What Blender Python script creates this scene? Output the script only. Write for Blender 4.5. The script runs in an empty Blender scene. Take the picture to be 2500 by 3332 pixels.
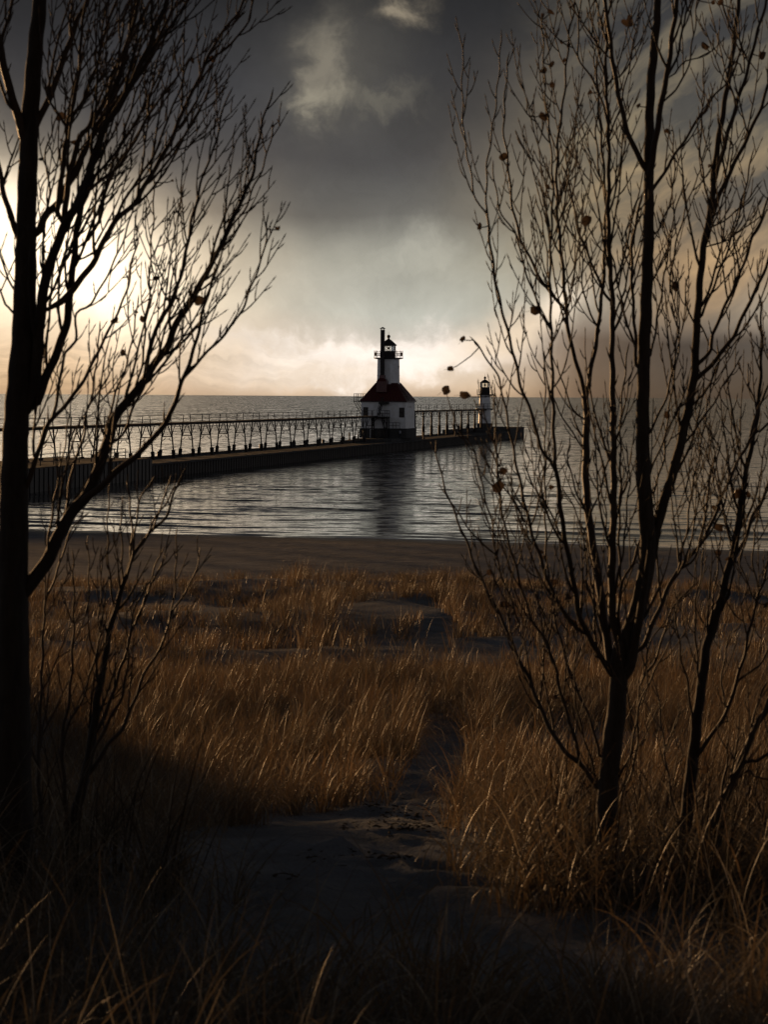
import bpy, math, random
import numpy as np
from mathutils import Vector, Matrix

# ------------------------------------------------------------------ camera, sky, sun
SC = bpy.context.scene
COL = SC.collection
F, H, CX, CY, ROLL = 7370.0, 8.7, 1250.0, 1288.0, 0.0064
cr, sr = math.cos(ROLL), math.sin(ROLL)
cam_d = bpy.data.cameras.new("camera")
cam = bpy.data.objects.new("camera", cam_d)
COL.objects.link(cam)
cam.matrix_world = Matrix(((cr, -sr, 0, 0), (0, 0, -1, 0), (sr, cr, 0, H), (0, 0, 0, 1)))
cam_d.sensor_fit = 'HORIZONTAL'
cam_d.sensor_width = 24.0
cam_d.lens = 24.0 * F / 2500.0
cam_d.shift_y = -(1666.0 - CY) / 2500.0
cam_d.clip_start = 0.1
cam_d.clip_end = 60000.0
cam_d.dof.use_dof = True
cam_d.dof.focus_distance = 120.0
cam_d.dof.aperture_fstop = 11.0
SC.camera = cam
SC.view_settings.view_transform = 'Standard'
SC.view_settings.look = 'None'
SC.view_settings.exposure = 0.0
SC.view_settings.gamma = 1.0

SUN_AZ, SUN_EL = math.radians(-25), math.radians(2.1)


def lin(r, g, b):
    f = lambda c: (c / 255.0) / 12.92 if c <= 10 else (((c / 255.0) + 0.055) / 1.055) ** 2.4
    return (f(r), f(g), f(b), 1.0)


class NT:
    """small helper around a node tree"""
    def __init__(self, tree):
        self.t = tree
        tree.nodes.clear()

    def n(self, kind, **kw):
        nd = self.t.nodes.new(kind)
        for k, v in kw.items():
            if k == 'ins':
                for i, val in v.items():
                    if isinstance(val, bpy.types.NodeSocket):
                        self.t.links.new(val, nd.inputs[i])
                    else:
                        nd.inputs[i].default_value = val
            else:
                setattr(nd, k, v)
        return nd

    def math(self, op, a, b=None, c=None, clamp=False):
        nd = self.t.nodes.new('ShaderNodeMath')
        nd.operation = op
        nd.use_clamp = clamp
        for i, v in enumerate((a, b, c)):
            if v is None:
                continue
            if isinstance(v, bpy.types.NodeSocket):
                self.t.links.new(v, nd.inputs[i])
            else:
                nd.inputs[i].default_value = v
        return nd.outputs[0]

    def mix(self, fac, a, b, mode='MIX'):
        nd = self.t.nodes.new('ShaderNodeMix')
        nd.data_type = 'RGBA'
        nd.blend_type = mode
        nd.clamp_result = False
        for i, v in ((0, fac), (6, a), (7, b)):
            if isinstance(v, bpy.types.NodeSocket):
                self.t.links.new(v, nd.inputs[i])
            else:
                nd.inputs[i].default_value = v
        return nd.outputs[2]

    def ramp(self, fac, stops, interp='LINEAR'):
        nd = self.t.nodes.new('ShaderNodeValToRGB')
        nd.color_ramp.interpolation = interp
        el = nd.color_ramp.elements
        while len(el) < len(stops):
            el.new(0.5)
        for e, (p, c) in zip(el, stops):
            e.position = p
            e.color = c
        self.t.links.new(fac, nd.inputs[0])
        return nd.outputs[0]


def build_world():
    w = bpy.data.worlds.new("World")
    SC.world = w
    w.use_nodes = True
    T = NT(w.node_tree)
    tc = T.n('ShaderNodeTexCoord')
    sep = T.n('ShaderNodeSeparateXYZ', ins={0: tc.outputs['Generated']})
    X, Y, Z = sep.outputs
    az = T.math('ARCTAN2', X, Y)
    el = T.math('ARCSINE', Z)
    # sky map in kilo-units: U runs right, V runs down from 0.2 rad above the horizon
    U = T.math('MULTIPLY_ADD', az, 7.37, 1.25)
    V = T.math('MULTIPLY_ADD', el, -7.37, 1.288)
    P = T.n('ShaderNodeCombineXYZ', ins={0: U, 1: V, 2: 0.0}).outputs[0]

    def noise(scale, detail, vec, rough=0.55, dist=0.0):
        return T.n('ShaderNodeTexNoise', ins={'Vector': vec, 'Scale': scale, 'Detail': detail, 'Roughness': rough, 'Distortion': dist})

    def mapped(vec, loc=(0, 0, 0), rot=0.0, scale=(1, 1, 1)):
        return T.n('ShaderNodeMapping', vector_type='TEXTURE', ins={'Vector': vec, 'Location': loc, 'Rotation': (0, 0, rot), 'Scale': scale}).outputs[0]

    # warp
    n1 = noise(2.2, 5, P)
    wv = T.n('ShaderNodeVectorMath', operation='SUBTRACT', ins={0: n1.outputs['Color'], 1: (0.5, 0.5, 0.5)}).outputs[0]
    wv = T.n('ShaderNodeVectorMath', operation='SCALE', ins={0: wv, 'Scale': 0.30}).outputs[0]
    PW = T.n('ShaderNodeVectorMath', operation='ADD', ins={0: P, 1: wv}).outputs[0]
    n2 = noise(5.5, 6, PW, 0.6)
    wv2 = T.n('ShaderNodeVectorMath', operation='SUBTRACT', ins={0: n2.outputs['Color'], 1: (0.5, 0.5, 0.5)}).outputs[0]
    wv2 = T.n('ShaderNodeVectorMath', operation='SCALE', ins={0: wv2, 'Scale': 0.30}).outputs[0]
    PW2 = T.n('ShaderNodeVectorMath', operation='ADD', ins={0: PW, 1: wv2}).outputs[0]

    def blob(cx, cy, sx, sy, rot=0.0, vec=None, power=1.0):
        v = mapped(vec or PW, (cx / 1000, cy / 1000, 0), math.radians(rot), (sx / 1000, sy / 1000, 1))
        d = T.n('ShaderNodeVectorMath', operation='DOT_PRODUCT', ins={0: v, 1: v}).outputs['Value']
        if power != 1.0:
            d = T.math('POWER', d, power)
        return T.math('EXPONENT', T.math('MULTIPLY', d, -1.0))

    sepw = T.n('ShaderNodeSeparateXYZ', ins={0: PW})
    Vw = T.math('MULTIPLY_ADD', sepw.outputs[1], 0.5, T.math('MULTIPLY', V, 0.5))
    # base vertical gradient, V from -4 (high overhead) to 1.3 (horizon)
    fac = T.math('MULTIPLY_ADD', Vw, 1 / 5.3, 4 / 5.3, clamp=True)
    pos = lambda py: (py / 1000 + 4) / 5.3
    col = T.ramp(fac, [(0.0, lin(30, 33, 38)), (pos(-1500), lin(32, 34, 38)), (pos(0), lin(38, 39, 42)), (pos(280), lin(56, 57, 61)),
                       (pos(520), lin(74, 74, 76)), (pos(700), lin(103, 103, 100)), (pos(850), lin(168, 168, 157)),
                       (pos(1010), lin(198, 199, 188)), (pos(1110), lin(212, 203, 191)), (pos(1200), lin(220, 198, 172)),
                       (pos(1262), lin(212, 182, 148)), (pos(1290), lin(190, 160, 130))])
    # large soft tone changes
    tone = noise(1.6, 5, mapped(P, rot=math.radians(-25), scale=(1.6, 0.9, 1)), 0.5)
    tonef = T.math('MULTIPLY_ADD', tone.outputs['Fac'], 0.9, 0.55)
    col = T.mix(1.0, col, T.n('ShaderNodeCombineColor', ins={0: tonef, 1: tonef, 2: tonef}).outputs[0], 'MULTIPLY')
    # left: white glow of the hidden sun, warm around it
    col = T.mix(T.math('MULTIPLY', blob(150, 1010, 620, 300), 0.8), col, lin(232, 190, 140))
    col = T.mix(T.math('MULTIPLY', blob(120, 800, 560, 260, 18), 0.75), col, lin(196, 182, 158))
    col = T.mix(blob(150, 850, 470, 200, 22, power=1.2), col, (2.0, 1.66, 1.22, 1))
    col = T.mix(T.math('MULTIPLY', blob(-420, 830, 420, 200), 1.0), col, (1.3, 1.05, 0.75, 1))
    # centre: creamy cumulus glow over the horizon
    col = T.mix(T.math('MULTIPLY', blob(1120, 1165, 340, 66, power=1.4, vec=PW2), 0.97), col, (1.06, 0.95, 0.85, 1))
    col = T.mix(T.math('MULTIPLY', blob(1050, 1225, 520, 60, power=1.3, vec=P), 0.7), col, (0.92, 0.78, 0.64, 1))
    col = T.mix(T.math('MULTIPLY', blob(1390, 1130, 230, 84, power=1.4, vec=PW2), 0.97), col, (1.15, 1.03, 0.93, 1))
    # right side: olive then brown gloom
    col = T.mix(T.math('MULTIPLY', blob(1980, 700, 420, 350, -30), 0.8), col, lin(158, 141, 110))
    col = T.mix(T.math('MULTIPLY', blob(2250, 980, 360, 170, -15), 0.8), col, lin(140, 112, 82))
    right = T.math('MULTIPLY_ADD', U, 1 / 0.7, -1.55 / 0.7, clamp=True)
    low = T.math('MULTIPLY_ADD', Vw, 1 / 0.14, -0.98 / 0.14, clamp=True)
    gl = T.ramp(right, [(0.0, lin(186, 154, 124)), (0.3, lin(122, 99, 79)), (0.7, lin(70, 57, 47)), (1.0, lin(48, 41, 37))])
    col = T.mix(T.math('MULTIPLY', T.math('SMOOTH_MIN', T.math('MULTIPLY', right, 2.0, clamp=True), low, 0.2), 0.92), col, gl)
    # diagonal light streaks on the right
    ns = noise(1.0, 7, mapped(PW, rot=math.radians(-33), scale=(0.62, 0.14, 1)), 0.55)
    sf = T.math('SMOOTHSTEP' if False else 'MULTIPLY_ADD', ns.outputs['Fac'], 3.6, -1.6, clamp=True)
    area = T.math('MULTIPLY', T.math('MULTIPLY_ADD', U, 1 / 0.5, -1.62 / 0.5, clamp=True), T.math('MULTIPLY_ADD', V, -1 / 0.28, 1.12 / 0.28, clamp=True))
    dark = T.ramp(T.math('MULTIPLY', V, 1.0, clamp=True), [(0.0, lin(58, 58, 60)), (0.5, lin(78, 78, 76)), (1.0, lin(110, 92, 74))])
    brt = T.ramp(T.math('MULTIPLY', V, 1.0, clamp=True), [(0.0, lin(136, 126, 106)), (0.4, lin(160, 143, 112)), (1.0, lin(214, 172, 122))])
    col = T.mix(T.math('MULTIPLY', area, 0.75), col, T.mix(sf, dark, brt))
    # bright hole in the clouds on the right
    col = T.mix(T.math('MULTIPLY', blob(1795, 1005, 85, 60, -25, power=1.1), 0.9), col, (1.05, 0.9, 0.72, 1))
    col = T.mix(T.math('MULTIPLY', blob(1640, 1075, 190, 60, -20), 0.8), col, lin(250, 226, 196))
    col = T.mix(T.math('MULTIPLY', blob(1390, 825, 110, 70, vec=PW2), 0.35), col, lin(206, 202, 186))
    # pale torn cloud high in the middle
    col = T.mix(T.math('MULTIPLY', blob(1090, 260, 230, 200, vec=PW), 0.22), col, lin(138, 132, 118))
    col = T.mix(T.math('MULTIPLY', blob(1030, 255, 62, 140, 8, vec=PW2), 0.62), col, lin(150, 142, 126))
    col = T.mix(T.math('MULTIPLY', blob(1010, 372, 80, 40, vec=PW2), 0.5), col, lin(170, 162, 142))
    col = T.mix(T.math('MULTIPLY', blob(1230, 360, 130, 34, -14, vec=PW2), 0.3), col, lin(140, 134, 118))
    col = T.mix(T.math('MULTIPLY', blob(1290, 62, 66, 48, vec=PW2), 0.78), col, lin(158, 146, 126))
    # thin flat streaks low over the horizon
    nh = noise(1.0, 6, mapped(PW, scale=(0.42, 0.035, 1)), 0.6)
    hf = T.math('MULTIPLY_ADD', nh.outputs['Fac'], 1.5, 0.22)
    hz = T.math('MULTIPLY', blob(100, 1200, 900, 95, vec=P), 0.8)
    hcol = T.mix(1.0, col, T.n('ShaderNodeCombineColor', ins={0: hf, 1: T.math('MULTIPLY', hf, 0.97), 2: T.math('MULTIPLY', hf, 0.93)}).outputs[0], 'MULTIPLY')
    col = T.mix(hz, col, hcol)
    # fine cloud texture everywhere
    nf = noise(7.0, 8, PW2, 0.6)
    ff = T.math('MULTIPLY_ADD', nf.outputs['Fac'], 0.34, 0.83)
    col = T.mix(1.0, col, T.n('ShaderNodeCombineColor', ins={0: ff, 1: ff, 2: ff}).outputs[0], 'MULTIPLY')
    # away from the sunset side the sky is an even grey overcast
    away = T.math('MULTIPLY_ADD', T.math('ABSOLUTE', az), 1 / 0.7, -0.45, clamp=True)
    backc = T.ramp(T.math('MULTIPLY', el, 1 / 1.57, clamp=True), [(0.0, lin(152, 152, 158)), (0.14, lin(128, 130, 138)), (0.36, lin(48, 51, 57)), (0.7, lin(22, 24, 28)), (1.0, lin(16, 18, 22))])
    col = T.mix(away, col, backc)
    # below the horizon
    col = T.mix(T.math('MULTIPLY', el, -400.0, clamp=True), col, lin(40, 42, 46))
    bg = T.n('ShaderNodeBackground', ins={'Color': col, 'Strength': 1.03})
    sky = T.n('ShaderNodeTexSky', sky_type='NISHITA', sun_disc=False, sun_elevation=SUN_EL, sun_rotation=SUN_AZ)
    bg2 = T.n('ShaderNodeBackground', ins={'Color': sky.outputs[0], 'Strength': 0.05})
    ms = T.n('ShaderNodeMixShader', ins={0: 0.015, 1: bg.outputs[0], 2: bg2.outputs[0]})
    T.n('ShaderNodeOutputWorld', ins={0: ms.outputs[0]})


build_world()

sun_d = bpy.data.lights.new("sun", 'SUN')
sun_d.energy = 3.1
sun_d.angle = math.radians(1.2)
sun_d.color = (1.0, 0.56, 0.24)
sun = bpy.data.objects.new("sun", sun_d)
COL.objects.link(sun)
sd = Vector((math.sin(SUN_AZ) * math.cos(SUN_EL), math.cos(SUN_AZ) * math.cos(SUN_EL), math.sin(SUN_EL)))
sun.rotation_euler = sd.to_track_quat('Z', 'Y').to_euler()


# ------------------------------------------------------------------ helpers
def at(px, py, d):
    dx, dy = px - CX, py - CY
    return np.array([(dx * cr + dy * sr) / F * d, d, H + (dx * sr - dy * cr) / F * d])


def to_px(x, y, z):
    a, b = x / y * F, (z - H) / y * F
    return CX + a * cr + b * sr, CY + a * sr - b * cr


def tag(o, label=None, cat=None, group=None, kind=None):
    if label: o['label'] = label
    if cat: o['category'] = cat
    if group: o['group'] = group
    if kind: o['kind'] = kind
    return o


def empty(name, loc=(0, 0, 0)):
    o = bpy.data.objects.new(name, None)
    o.location = loc
    o.empty_display_size = 0.2
    COL.objects.link(o)
    return o


def wloc(o):
    v = Vector(o.location)
    p = o.parent
    while p:
        v += Vector(p.location)
        p = p.parent
    return v


def link_mesh(name, me, mat, parent=None, local=False, smooth=False):
    if mat: me.materials.append(mat)
    if smooth:
        me.polygons.foreach_set('use_smooth', [True] * len(me.polygons))
    o = bpy.data.objects.new(name, me)
    COL.objects.link(o)
    if parent:
        o.parent = parent
        if not local:
            o.location = -wloc(parent)
    return o


class MB:
    def __init__(self, xf=None):
        self.v, self.f, self.xf = [], [], xf

    def add(self, vs, fs):
        n = len(self.v)
        if self.xf:
            vs = [self.xf(*p) for p in vs]
        self.v.extend([tuple(p) for p in vs])
        self.f.extend([tuple(i + n for i in f) for f in fs])
        return self

    def box(self, x0, x1, y0, y1, z0, z1):
        vs = [(x, y, z) for z in (z0, z1) for (x, y) in ((x0, y0), (x1, y0), (x1, y1), (x0, y1))]
        return self.add(vs, [(3, 2, 1, 0), (4, 5, 6, 7), (0, 1, 5, 4), (1, 2, 6, 5), (2, 3, 7, 6), (3, 0, 4, 7)])

    def loft(self, rings, cap=True):
        n = len(rings[0])
        vs = [p for r in rings for p in r]
        fs = []
        for k in range(len(rings) - 1):
            for i in range(n):
                j = (i + 1) % n
                fs.append((k * n + i, k * n + j, (k + 1) * n + j, (k + 1) * n + i))
        if cap:
            fs.append(tuple(reversed(range(n))))
            fs.append(tuple((len(rings) - 1) * n + i for i in range(n)))
        return self.add(vs, fs)

    def prism(self, cx, cy, prof, n=8, rot=0.0):
        """prof: list of (radius, z)"""
        return self.loft([[(cx + r * math.cos(rot + 2 * math.pi * i / n), cy + r * math.sin(rot + 2 * math.pi * i / n), z) for i in range(n)] for r, z in prof])

    def bar(self, a, b, w, h=None):
        """square-section bar between two points"""
        h = h or w
        a, b = Vector(a), Vector(b)
        d = (b - a).normalized()
        ref = Vector((0, 0, 1)) if abs(d.z) < 0.9 else Vector((1, 0, 0))
        s = d.cross(ref).normalized()
        u = s.cross(d).normalized()
        rr = []
        for p in (a, b):
            rr.append([tuple(p + s * w / 2 * i + u * h / 2 * j) for i, j in ((-1, -1), (1, -1), (1, 1), (-1, 1))])
        return self.loft(rr)

    def tube(self, pts, rad, n=6):
        pts = [Vector(p) for p in pts]
        if not hasattr(rad, '__len__'):
            rad = [rad] * len(pts)
        rings = []
        for i, p in enumerate(pts):
            d = (pts[min(i + 1, len(pts) - 1)] - pts[max(i - 1, 0)]).normalized()
            ref = Vector((0, 1, 0)) if abs(d.y) < 0.9 else Vector((1, 0, 0))
            s = d.cross(ref).normalized()
            u = s.cross(d)
            rings.append([tuple(p + (s * math.cos(2 * math.pi * k / n) + u * math.sin(2 * math.pi * k / n)) * rad[i]) for k in range(n)])
        return self.loft(rings)

    def build(self, name, mat, parent=None, local=False, smooth=False, shift=None):
        me = bpy.data.meshes.new(name)
        vs = self.v
        if shift is not None:
            vs = [(p[0] - shift[0], p[1] - shift[1], p[2] - shift[2]) for p in vs]
        me.from_pydata(vs, [], self.f)
        me.update()
        return link_mesh(name, me, mat, parent, local, smooth)


def np_mesh(name, verts, quads, mat, parent=None, smooth=False):
    me = bpy.data.meshes.new(name)
    me.vertices.add(len(verts))
    me.vertices.foreach_set('co', verts.astype(np.float32).ravel())
    nq = len(quads)
    me.loops.add(nq * 4)
    me.loops.foreach_set('vertex_index', quads.astype(np.int32).ravel())
    me.polygons.add(nq)
    me.polygons.foreach_set('loop_start', np.arange(0, nq * 4, 4, dtype=np.int32))
    me.update(calc_edges=True)
    me.validate()
    return link_mesh(name, me, mat, parent, smooth=smooth)


def grid_mesh(name, xs, ys, zf, mat):
    X, Y = np.meshgrid(xs, ys)
    Z = zf(X, Y)
    V = np.stack([X, Y, Z], -1).reshape(-1, 3)
    nx, ny = len(xs), len(ys)
    i = (np.arange(ny - 1)[:, None] * nx + np.arange(nx - 1)[None, :]).ravel()
    Q = np.stack([i, i + 1, i + nx + 1, i + nx], -1)
    return np_mesh(name, V, Q, mat, smooth=True)


def vnoise(x, y, seed=0):
    """smooth value noise, vectorised"""
    xi, yi = np.floor(x).astype(np.int64), np.floor(y).astype(np.int64)
    fx, fy = x - xi, y - yi
    fx, fy = fx * fx * (3 - 2 * fx), fy * fy * (3 - 2 * fy)

    def h(a, b):
        n = (a * 374761393 + b * 668265263 + seed * 1442695041) & 0x7fffffff
        n = ((n ^ (n >> 13)) * 1274126177) & 0x7fffffff
        return ((n ^ (n >> 16)) & 0xffff) / 65535.0
    return (h(xi, yi) * (1 - fx) * (1 - fy) + h(xi + 1, yi) * fx * (1 - fy) + h(xi, yi + 1) * (1 - fx) * fy + h(xi + 1, yi + 1) * fx * fy) - 0.5


# ------------------------------------------------------------------ materials
def material(name, base, rough=0.8, metallic=0.0, spec=0.3, noise=None, bump=None, coord='Object', coat=0.0):
    """noise=(scale, colour2, detail[, contrast]), bump=(scale, strength, distance)"""
    m = bpy.data.materials.new(name)
    m.use_nodes = True
    T = NT(m.node_tree)
    tc = T.n('ShaderNodeTexCoord').outputs[coord]
    b = T.n('ShaderNodeBsdfPrincipled', ins={'Roughness': rough, 'Metallic': metallic, 'Specular IOR Level': spec, 'Coat Weight': coat})
    b.inputs['Base Color'].default_value = base
    if noise:
        n = T.n('ShaderNodeTexNoise', ins={'Vector': tc, 'Scale': noise[0], 'Detail': noise[2], 'Roughness': 0.6})
        k = noise[3] if len(noise) > 3 else 2.0
        f = T.math('MULTIPLY_ADD', n.outputs['Fac'], k, 0.5 - 0.5 * k, clamp=True)
        m.node_tree.links.new(T.mix(f, base, noise[1]), b.inputs['Base Color'])
    if bump:
        n = T.n('ShaderNodeTexNoise', ins={'Vector': tc, 'Scale': bump[0], 'Detail': 6.0, 'Roughness': 0.6})
        bp = T.n('ShaderNodeBump', ins={'Strength': bump[1], 'Distance': bump[2], 'Height': n.outputs['Fac']})
        m.node_tree.links.new(bp.outputs[0], b.inputs['Normal'])
    T.n('ShaderNodeOutputMaterial', ins={0: b.outputs[0]})
    return m


def grass_material(name, c1, c2, trans=0.45):
    m = bpy.data.materials.new(name)
    m.use_nodes = True
    T = NT(m.node_tree)
    geo = T.n('ShaderNodeNewGeometry')
    ri = T.math('FRACT', T.math('MULTIPLY', geo.outputs['Random Per Island'], 7.13))
    tc = T.n('ShaderNodeTexCoord').outputs['Object']
    n = T.n('ShaderNodeTexNoise', ins={'Vector': tc, 'Scale': 0.9, 'Detail': 3.0})
    f = T.math('MULTIPLY_ADD', n.outputs['Fac'], 0.8, T.math('MULTIPLY_ADD', ri, 0.7, -0.28), clamp=True)
    col = T.mix(f, c1, c2)
    big = T.n('ShaderNodeTexNoise', ins={'Vector': tc, 'Scale': 0.32, 'Detail': 3.0})
    col = T.mix(T.math('MULTIPLY_ADD', big.outputs['Fac'], 3.0, -1.35, clamp=True), T.mix(0.6, col, (0.075, 0.066, 0.05, 1)), col)
    pale = T.math('GREATER_THAN', T.math('FRACT', T.math('MULTIPLY', geo.outputs['Random Per Island'], 31.7)), 0.9)
    col = T.mix(T.math('MULTIPLY', pale, 0.6), col, (0.42, 0.36, 0.27, 1))
    d = T.n('ShaderNodeBsdfPrincipled', ins={'Base Color': col, 'Roughness': 0.48, 'Specular IOR Level': 0.35})
    t = T.n('ShaderNodeBsdfTranslucent', ins={'Color': col})
    mx = T.n('ShaderNodeMixShader', ins={0: trans, 1: d.outputs[0], 2: t.outputs[0]})
    T.n('ShaderNodeOutputMaterial', ins={0: mx.outputs[0]})
    return m


def water_material():
    m = bpy.data.materials.new("lake_water")
    m.use_nodes = True
    T = NT(m.node_tree)
    tc = T.n('ShaderNodeTexCoord').outputs['Object']

    def nz(scale, sx, sy, detail, rot=0.0, out='Color'):
        mp = T.n('ShaderNodeMapping', ins={'Vector': tc, 'Scale': (sx, sy, 1), 'Rotation': (0, 0, rot)})
        return T.n('ShaderNodeTexNoise', ins={'Vector': mp.outputs[0], 'Scale': scale, 'Detail': detail, 'Roughness': 0.6}).outputs[out]

    def slope(col, k):
        v = T.n('ShaderNodeVectorMath', operation='SUBTRACT', ins={0: col, 1: (0.5, 0.5, 0.5)}).outputs[0]
        if isinstance(k, tuple):
            return T.n('ShaderNodeVectorMath', operation='MULTIPLY', ins={0: v, 1: k}).outputs[0]
        return T.n('ShaderNodeVectorMath', operation='SCALE', ins={0: v, 'Scale': k}).outputs[0]
    add = lambda a, b: T.n('ShaderNodeVectorMath', operation='ADD', ins={0: a, 1: b}).outputs[0]
    # wavelet slopes at three sizes, gust patches change their strength
    gust = T.math('MULTIPLY_ADD', nz(0.018, 0.35, 1.0, 4.0, 0.0, 'Fac'), 2.6, -0.35, clamp=True)
    v = add(slope(nz(1.3, 0.45, 1.0, 5.0, 0.05), (0.62, 0.26, 0)), slope(nz(0.28, 0.30, 1.0, 4.0, -0.08), (0.10, 0.07, 0)))
    v = add(v, slope(nz(1.0, 0.55, 0.38, 4.0, 0.06), (0.2, 0.34, 0)))
    v = add(v, slope(nz(5.0, 0.6, 1.0, 3.0, 0.1), (0.2, 0.15, 0)))
    v = T.n('ShaderNodeVectorMath', operation='SCALE', ins={0: v, 'Scale': T.math('MULTIPLY', T.math('MULTIPLY_ADD', gust, 0.5, 0.75), T.math('MINIMUM', T.math('MULTIPLY_ADD', T.n('ShaderNodeSeparateXYZ', ins={0: tc}).outputs[1], 1 / 165.0, -0.62), 3.6))}).outputs[0]
    nrm = T.n('ShaderNodeVectorMath', operation='NORMALIZE', ins={0: add(v, T.n('ShaderNodeNewGeometry').outputs['Normal'])}).outputs[0]
    # out on the open lake the single waves are too small to see and act as roughness, broken by crests
    far = T.math('MULTIPLY_ADD', T.n('ShaderNodeSeparateXYZ', ins={0: tc}).outputs[1], 1 / 450.0, -0.55, clamp=True)
    crest = T.math('SUBTRACT', nz(1.0, 0.42, 0.05, 3.0, 0.03, 'Fac'), 0.5)
    crest2 = T.math('SUBTRACT', nz(1.0, 0.05, 0.012, 4.0, 0.02, 'Fac'), 0.5)
    cc = T.math('MULTIPLY_ADD', crest, 0.42, T.math('MULTIPLY', crest2, 0.22))
    rgh = T.math('MULTIPLY_ADD', far, T.math('ADD', cc, 0.08), 0.09)
    rgh = T.math('MAXIMUM', rgh, 0.05)
    p = T.n('ShaderNodeBsdfPrincipled', ins={'Base Color': (0.012, 0.016, 0.018, 1), 'Roughness': rgh, 'IOR': 1.333, 'Specular IOR Level': 0.5, 'Normal': nrm})
    T.n('ShaderNodeOutputMaterial', ins={0: p.outputs[0]})
    return m


def sand_material():
    m = bpy.data.materials.new("sand")
    m.use_nodes = True
    T = NT(m.node_tree)
    geo = T.n('ShaderNodeNewGeometry')
    tc = T.n('ShaderNodeTexCoord').outputs['Object']
    z = T.n('ShaderNodeSeparateXYZ', ins={0: geo.outputs['Position']}).outputs[2]
    n1 = T.n('ShaderNodeTexNoise', ins={'Vector': tc, 'Scale': 0.35, 'Detail': 6.0, 'Roughness': 0.6}).outputs['Fac']
    n2 = T.n('ShaderNodeTexNoise', ins={'Vector': tc, 'Scale': 60.0, 'Detail': 3.0}).outputs['Fac']
    col = T.mix(T.math('MULTIPLY_ADD', n1, 1.6, -0.3, clamp=True), (0.135, 0.148, 0.168, 1), (0.235, 0.25, 0.275, 1))
    col = T.mix(T.math('MULTIPLY_ADD', n2, 0.8, -0.2, clamp=True), col, (0.08, 0.08, 0.08, 1))
    mps = T.n('ShaderNodeMapping', ins={'Vector': tc, 'Scale': (0.6, 1.3, 1)})
    n5 = T.n('ShaderNodeTexNoise', ins={'Vector': mps.outputs[0], 'Scale': 0.9, 'Detail': 7.0, 'Roughness': 0.65, 'Distortion': 0.8}).outputs['Fac']
    col = T.mix(T.math('MULTIPLY_ADD', n5, 3.5, -1.6, clamp=True), col, (0.105, 0.107, 0.11, 1))
    zz = T.math('MULTIPLY_ADD', n1, 0.25, z)
    wet = T.math('MULTIPLY_ADD', zz, -1 / 0.16, 0.36 / 0.16, clamp=True)
    col = T.mix(wet, col, (0.035, 0.032, 0.03, 1))
    rough = T.math('MULTIPLY_ADD', wet, -0.5, 0.92)
    n3 = T.n('ShaderNodeTexNoise', ins={'Vector': tc, 'Scale': 2.2, 'Detail': 8.0, 'Roughness': 0.65}).outputs['Fac']
    mp = T.n('ShaderNodeMapping', ins={'Vector': tc, 'Scale': (0.4, 2.4, 1)})
    n4 = T.n('ShaderNodeTexNoise', ins={'Vector': mp.outputs[0], 'Scale': 1.3, 'Detail': 4.0, 'Distortion': 0.6}).outputs['Fac']
    n6 = T.n('ShaderNodeTexNoise', ins={'Vector': tc, 'Scale': 17.0, 'Detail': 4.0, 'Roughness': 0.6}).outputs['Fac']
    hh = T.math('MULTIPLY_ADD', n6, 0.10, n3)
    bp = T.n('ShaderNodeBump', ins={'Strength': T.math('MULTIPLY_ADD', wet, -0.7, 0.9), 'Distance': 0.16, 'Height': hh})
    p = T.n('ShaderNodeBsdfPrincipled', ins={'Base Color': col, 'Roughness': rough, 'Specular IOR Level': T.math('MULTIPLY_ADD', wet, 0.4, 0.02), 'Normal': bp.outputs[0]})
    T.n('ShaderNodeOutputMaterial', ins={0: p.outputs[0]})
    return m


def bark_material(name, c1, c2, scale=1.0):
    m = bpy.data.materials.new(name)
    m.use_nodes = True
    T = NT(m.node_tree)
    tc = T.n('ShaderNodeTexCoord').outputs['Object']
    mp = T.n('ShaderNodeMapping', ins={'Vector': tc, 'Scale': (1, 1, 0.22)})
    n = T.n('ShaderNodeTexNoise', ins={'Vector': mp.outputs[0], 'Scale': 42.0 * scale, 'Detail': 7.0, 'Roughness': 0.65})
    mp2 = T.n('ShaderNodeMapping', ins={'Vector': tc, 'Scale': (1, 1, 2.6)})
    n2 = T.n('ShaderNodeTexNoise', ins={'Vector': mp2.outputs[0], 'Scale': 16.0 * scale, 'Detail': 4.0, 'Roughness': 0.6})
    f = T.math('MULTIPLY_ADD', n.outputs['Fac'], 2.2, -0.6, clamp=True)
    col = T.mix(f, c1, c2)
    lent = T.math('MULTIPLY_ADD', n2.outputs['Fac'], 9.0, -5.6, clamp=True)
    col = T.mix(T.math('MULTIPLY', lent, 0.6), col, (0.03, 0.026, 0.022, 1))
    hh = T.math('MULTIPLY_ADD', n2.outputs['Fac'], 0.8, n.outputs['Fac'])
    bp = T.n('ShaderNodeBump', ins={'Strength': 0.9, 'Distance': 0.006, 'Height': hh})
    p = T.n('ShaderNodeBsdfPrincipled', ins={'Base Color': col, 'Roughness': 0.8, 'Specular IOR Level': 0.2, 'Normal': bp.outputs[0]})
    T.n('ShaderNodeOutputMaterial', ins={0: p.outputs[0]})
    return m


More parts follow.
